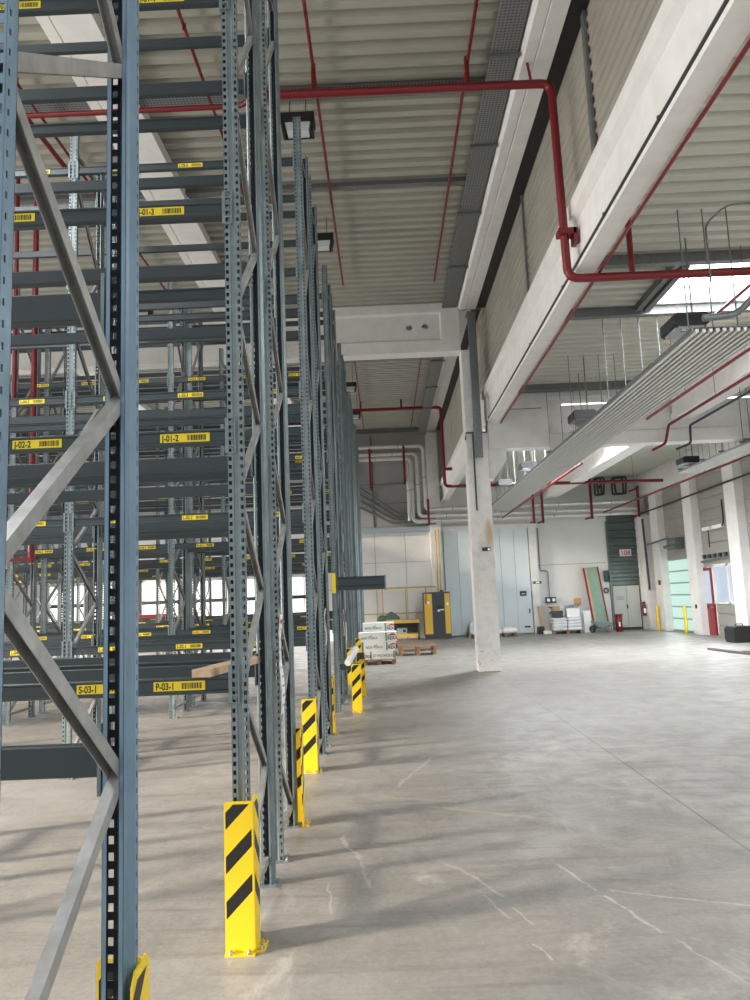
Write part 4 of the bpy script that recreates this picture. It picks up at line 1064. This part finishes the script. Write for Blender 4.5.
# white vertical post / folded board, orange tool
b = MB(); b.prism([(-.14, 0), (.16, 0), (.16, .95), (-.26, .95), (-.14,.8)], 'y', -.03, .03); tag(b.build('white_board', M_CARD, None, (8.84, 33.75, 0)), 'narrow white board standing between sack stack and wheelbarrow', 'board')
b = MB(); b.prism([(-.04, 0), (.06, 0), (-.08, 1.0), (-.18, 1.0)], 'y', -.02, .02); tag(b.build('dark_board', M_DARK, None, (8.55, 33.80, 0)), 'dark slat leaning left of the narrow white board', 'board')
b = MB(); b.use(mat('orange_plastic', (.62, .30, .12), .5)).box(-.16, .14, -.05, .05, 0, .26).use(M_DARK).box(-.05, .03, -.03, .03, -.12, 0)
tag(b.build('orange_case', None, None, (8.68, yb-.06, 1.24), bevel=.02), 'orange tool case on the ledge above the narrow white board', 'tool case')
# green panel
r = empty('green_panel', 'tall grey-green panel with red edges leaning on the back wall', 'panel', (9.52, 33.85, 0)); r.rotation_euler = (math.radians(-10), math.radians(-4), 0)
MB().box(-.28, .28, 0, .04, .2, 2.92).build('board', M_GREYG, r)
for x in (-.35, .28): MB().box(x, x+.07, -.01, .05, .2, 2.92).build('red_edge', M_REDD, r)
MB().box(-.28, -.20, -.006, 0, .2, 2.9).build('pale_strip', M_WOOD, r)
# wheelbarrow
r = empty('wheelbarrow', 'grey wheelbarrow standing before the leaning green panel', 'wheelbarrow', (9.38, 33.3, 0)); r.scale = (.76, .8, .8)
b = MB(); vs = [(-.62, -.3, .62), (.38, -.34, .55), (.38, .34, .55), (-.62, .3, .62), (-.30, -.2, .28), (.22, -.22, .28), (.22, .22, .28), (-.30, .2, .28)]
vs += [(x*.97, y*.97, z_+.012) for x, y, z_ in vs]
F = [(0, 1, 5, 4), (1, 2, 6, 5), (2, 3, 7, 6), (3, 0, 4, 7), (4, 5, 6, 7)]
b.add(vs, F+[tuple(i+8 for i in f)[::-1] for f in F]+[(0, 8, 9, 1), (1, 9, 10, 2), (2, 10, 11, 3), (3, 11, 8, 0)]); b.build('tray', mat('barrow_grey', (.27, .32, .32), .4, .3), r)
for s_ in (-1, 1): MB().tube([(-.62, .05*s_, .22), (-.1, .18*s_, .27), (.3, .24*s_, .33), (1.0, .27*s_, .62)], .018, 8, .05).build('handle', M_DARK, r)
for s_ in (-1, 1): MB().tube([(.1, .2*s_, .28), (.22, .2*s_, 0), (.42, .22*s_, 0), (.40, .22*s_, .36)], .016, 8, .04).build('stand_leg', M_DARK, r)
b = MB()
o2 = []
for k in range(20):
    a = 2*PI*k/20
    o2.append((-.60+.15*math.cos(a), .19+.15*math.sin(a)))
b.tube([(p_[0], 0, p_[1]+.005) for p_ in o2]+[(o2[0][0], 0, o2[0][1]+.005)], .045, 10); b.build('wheel', M_RUBBER, r)
MB().cyl((-.60, -.05, .195), (-.60, .05, .195), .09).build('hub', M_DARK, r)
# red bin
r = empty('red_bin', 'red fire bucket bin standing right of the wheelbarrow', 'bin', (10.12, 33.4, 0)); r.scale = (.82, .82, .92); MB().lathe([(0, 0), (.16, 0), (.20, .80), (.17, .80), (.14, .04), (0, .04)], 18).build('body', M_RED, r); MB().lathe([(.205, .78), (.225, .79), (.225, .82), (.19, .82)], 18).build('rim', M_RED, r)
MB().box(-.06, .02, -.21, -.19, .25, .45).build('sticker', M_CARD, r)
# wall bits beside the double door
b = MB(); b.lathe([(.10, 0), (.13, .03), (.10, .06), (.07, .03), (.10, 0)], 14); o = b.build('hose_hook', M_DARK, None, (9.98, yb-.12, 1.80)); o.rotation_euler = (PI/2, 0, 0); tag(o, 'dark round hook on the wall left of the grey double door', 'hook')
b = MB(); b.box(-.1, .1, -.06, .06, -.25, .25); tag(b.build('switch_box', M_DARK, None, (10.05, yb-.08, 2.45)), 'dark narrow switch box above the round hook', 'switch')
# fire equipment on right wall
def fire_ext(x, y, z):
    r = empty('fire_extinguisher', 'red fire extinguisher hung on the far corner pillar', 'fire extinguisher', (x, y, z))
    MB().lathe([(0, 0), (.085, .0), (.09, .03), (.09, .42), (.06, .50), (.03, .53), (0, .53)], 16).build('cylinder', M_RED, r)
    MB().use(M_BLACK).box(-.05, .05, -.03, .03, .53, .62).build('valve', None, r); MB().tube([(0, -.05, .58), (-.16, -.05, .55), (-.15, -.05, .2)], .018, 8, .08).build('hose', M_BLACK, r)
    MB().box(-.05, .05, -.093, -.088, .12, .32).build('label_plate', M_CARD, r)
fire_ext(11.46, 33.95, .62)
b = MB(); b.use(M_RED).box(XR-.16, XR-.0, 33.35, 33.75, .95, 1.75); tag(b.build('hose_cabinet', None, None), 'red hose cabinet on the cladding beside the far gate', 'cabinet')
b = MB(); b.box(11.77, 11.80, 32.6, 32.8, 1.95, 2.15); tag(b.build('fire_sign', M_RED), 'small red sign on the white column left of the far gate', 'sign')
b = MB(); b.tube([(11.55, 33.5, 4.9), (11.62, 33.5, 2.0), (11.62, 33.5, 1.75)], .05, 8); tag(b.build('drain_pipe', M_DARK), 'dark downpipe beside the far corner pillar', 'pipe')
for y, lb in ((32.95, 'left'), (29.95, 'right')):
    b = MB(); b.cyl((11.68, y, 0), (11.68, y, 1.05), .06, 12); b.cyl((11.68, y, 1.05), (11.68, y, 1.07), .045, 12); tag(b.build('bollard', M_YEL), 'yellow bollard at the %s side of the translucent gate' % lb, 'bollard')
# gate drive above translucent gate
r = empty('gate_drive', 'grey motor unit with rail above the translucent gate', 'motor', (11.9, 30.9, 3.4))
MB().box(-.2, .19, -.45, .3, -.05, .42).build('motor', M_GALV, r, bevel=.04); MB().bar((-.35, -.2, .42), (-.35, 2.6, .30), .08, .06).build('rail', M_GALV, r); MB().tube([(-.2, -.5, .1), (-.2, .6, .1)], .07, 10).build('shaft', M_GALV, r)
r = empty('wall_lamp', 'white twin tube lamp on the cladding above the red door', 'lamp', (XR-.1, 27.6, 3.95)); MB().box(-.03, .09, -.9, -.1, -.06, .06).build('tube', M_CARD, r); MB().box(-.03, .09, .1, .75, -.06, .06).build('tube', M_CARD, r); MB().tube([(0, -.9, 0), (0, -1.05, .1), (0, -1.05, .9)], .03, 8, .08).build('conduit', M_DARK, r); MB().tube([(.05, .4, -.06), (.05, .4, -.7)], .02, 6).build('cable', M_DARK, r)
b = MB(); b.use(M_GALV).bar((XR-.06, 25.95, 2.86), (XR-.06, 29.0, 2.74), .08, .06); b.use(M_DARK)
for i in range(6): b.box(XR-.1, XR-.02, 26.2+.45*i, 26.35+.45*i, 2.86, 3.0)
tag(b.build('cable_rail', None), 'grey rail with clips running above the red door and window', 'rail')
b = MB(); b.box(11.76, 11.80, 29.0, 29.12, 1.0, 1.15); tag(b.build('switch_box', M_DARK), 'small dark switch on the white column left of the red door', 'switch')
# black roll and debris near right edge
r = empty('black_case', 'black case on the floor at the right picture edge', 'case', (11.40, 24.85, 0)); MB().prism([(-.3, 0), (.3, 0), (.34, .1), (.34, .42), (.26, .52), (-.26, .52), (-.34, .42), (-.34, .1)], 'y', -.35, .35).build('body', M_BLACK, r, bevel=.03); MB().tube([(-.12, 0, .52), (-.12, 0, .58), (.12, 0, .58), (.12, 0, .52)], .015, 6, .03).build('handle', M_BLACK, r)
for i, (p0_, p1_, lb) in enumerate((((9.35, 22.4), (9.45, 20.9), 'long dark batten lying on the open floor at right'), ((9.40, 21.2), (9.75, 19.6), 'shorter dark batten lying beside the long one'), ((9.7, 21.0), (10.05, 20.1), 'dark strip lying farthest right by the battens'))):
    b = MB(); b.bar((p0_[0], p0_[1], .03), (p1_[0], p1_[1], .03), .12, .06); b.bar((p0_[0]+.1, p0_[1]-.1, .018), (p1_[0]+.12, p1_[1]+.2, .018), .09, .03)
    tag(b.build('floor_batten', mat('dark_wood', (.09, .075, .065), .8)), lb, 'batten', 'battens on the floor')
# red container behind the racks
r = empty('red_container', 'red metal box standing far behind the racks at left', 'container', (-10.4, 33.9, 0))
b = MB(); b.box(-.75, .75, -.4, .4, .1, 1.55); b.build('body', M_RED, r, bevel=.02); MB().bar((-.6, -.41, .3), (.55, -.41, 1.3), .05, .03).build('strap', M_DARK, r); MB().box(-.72, .72, -.38, .38, 0, .1).build('plinth', M_DARK, r)
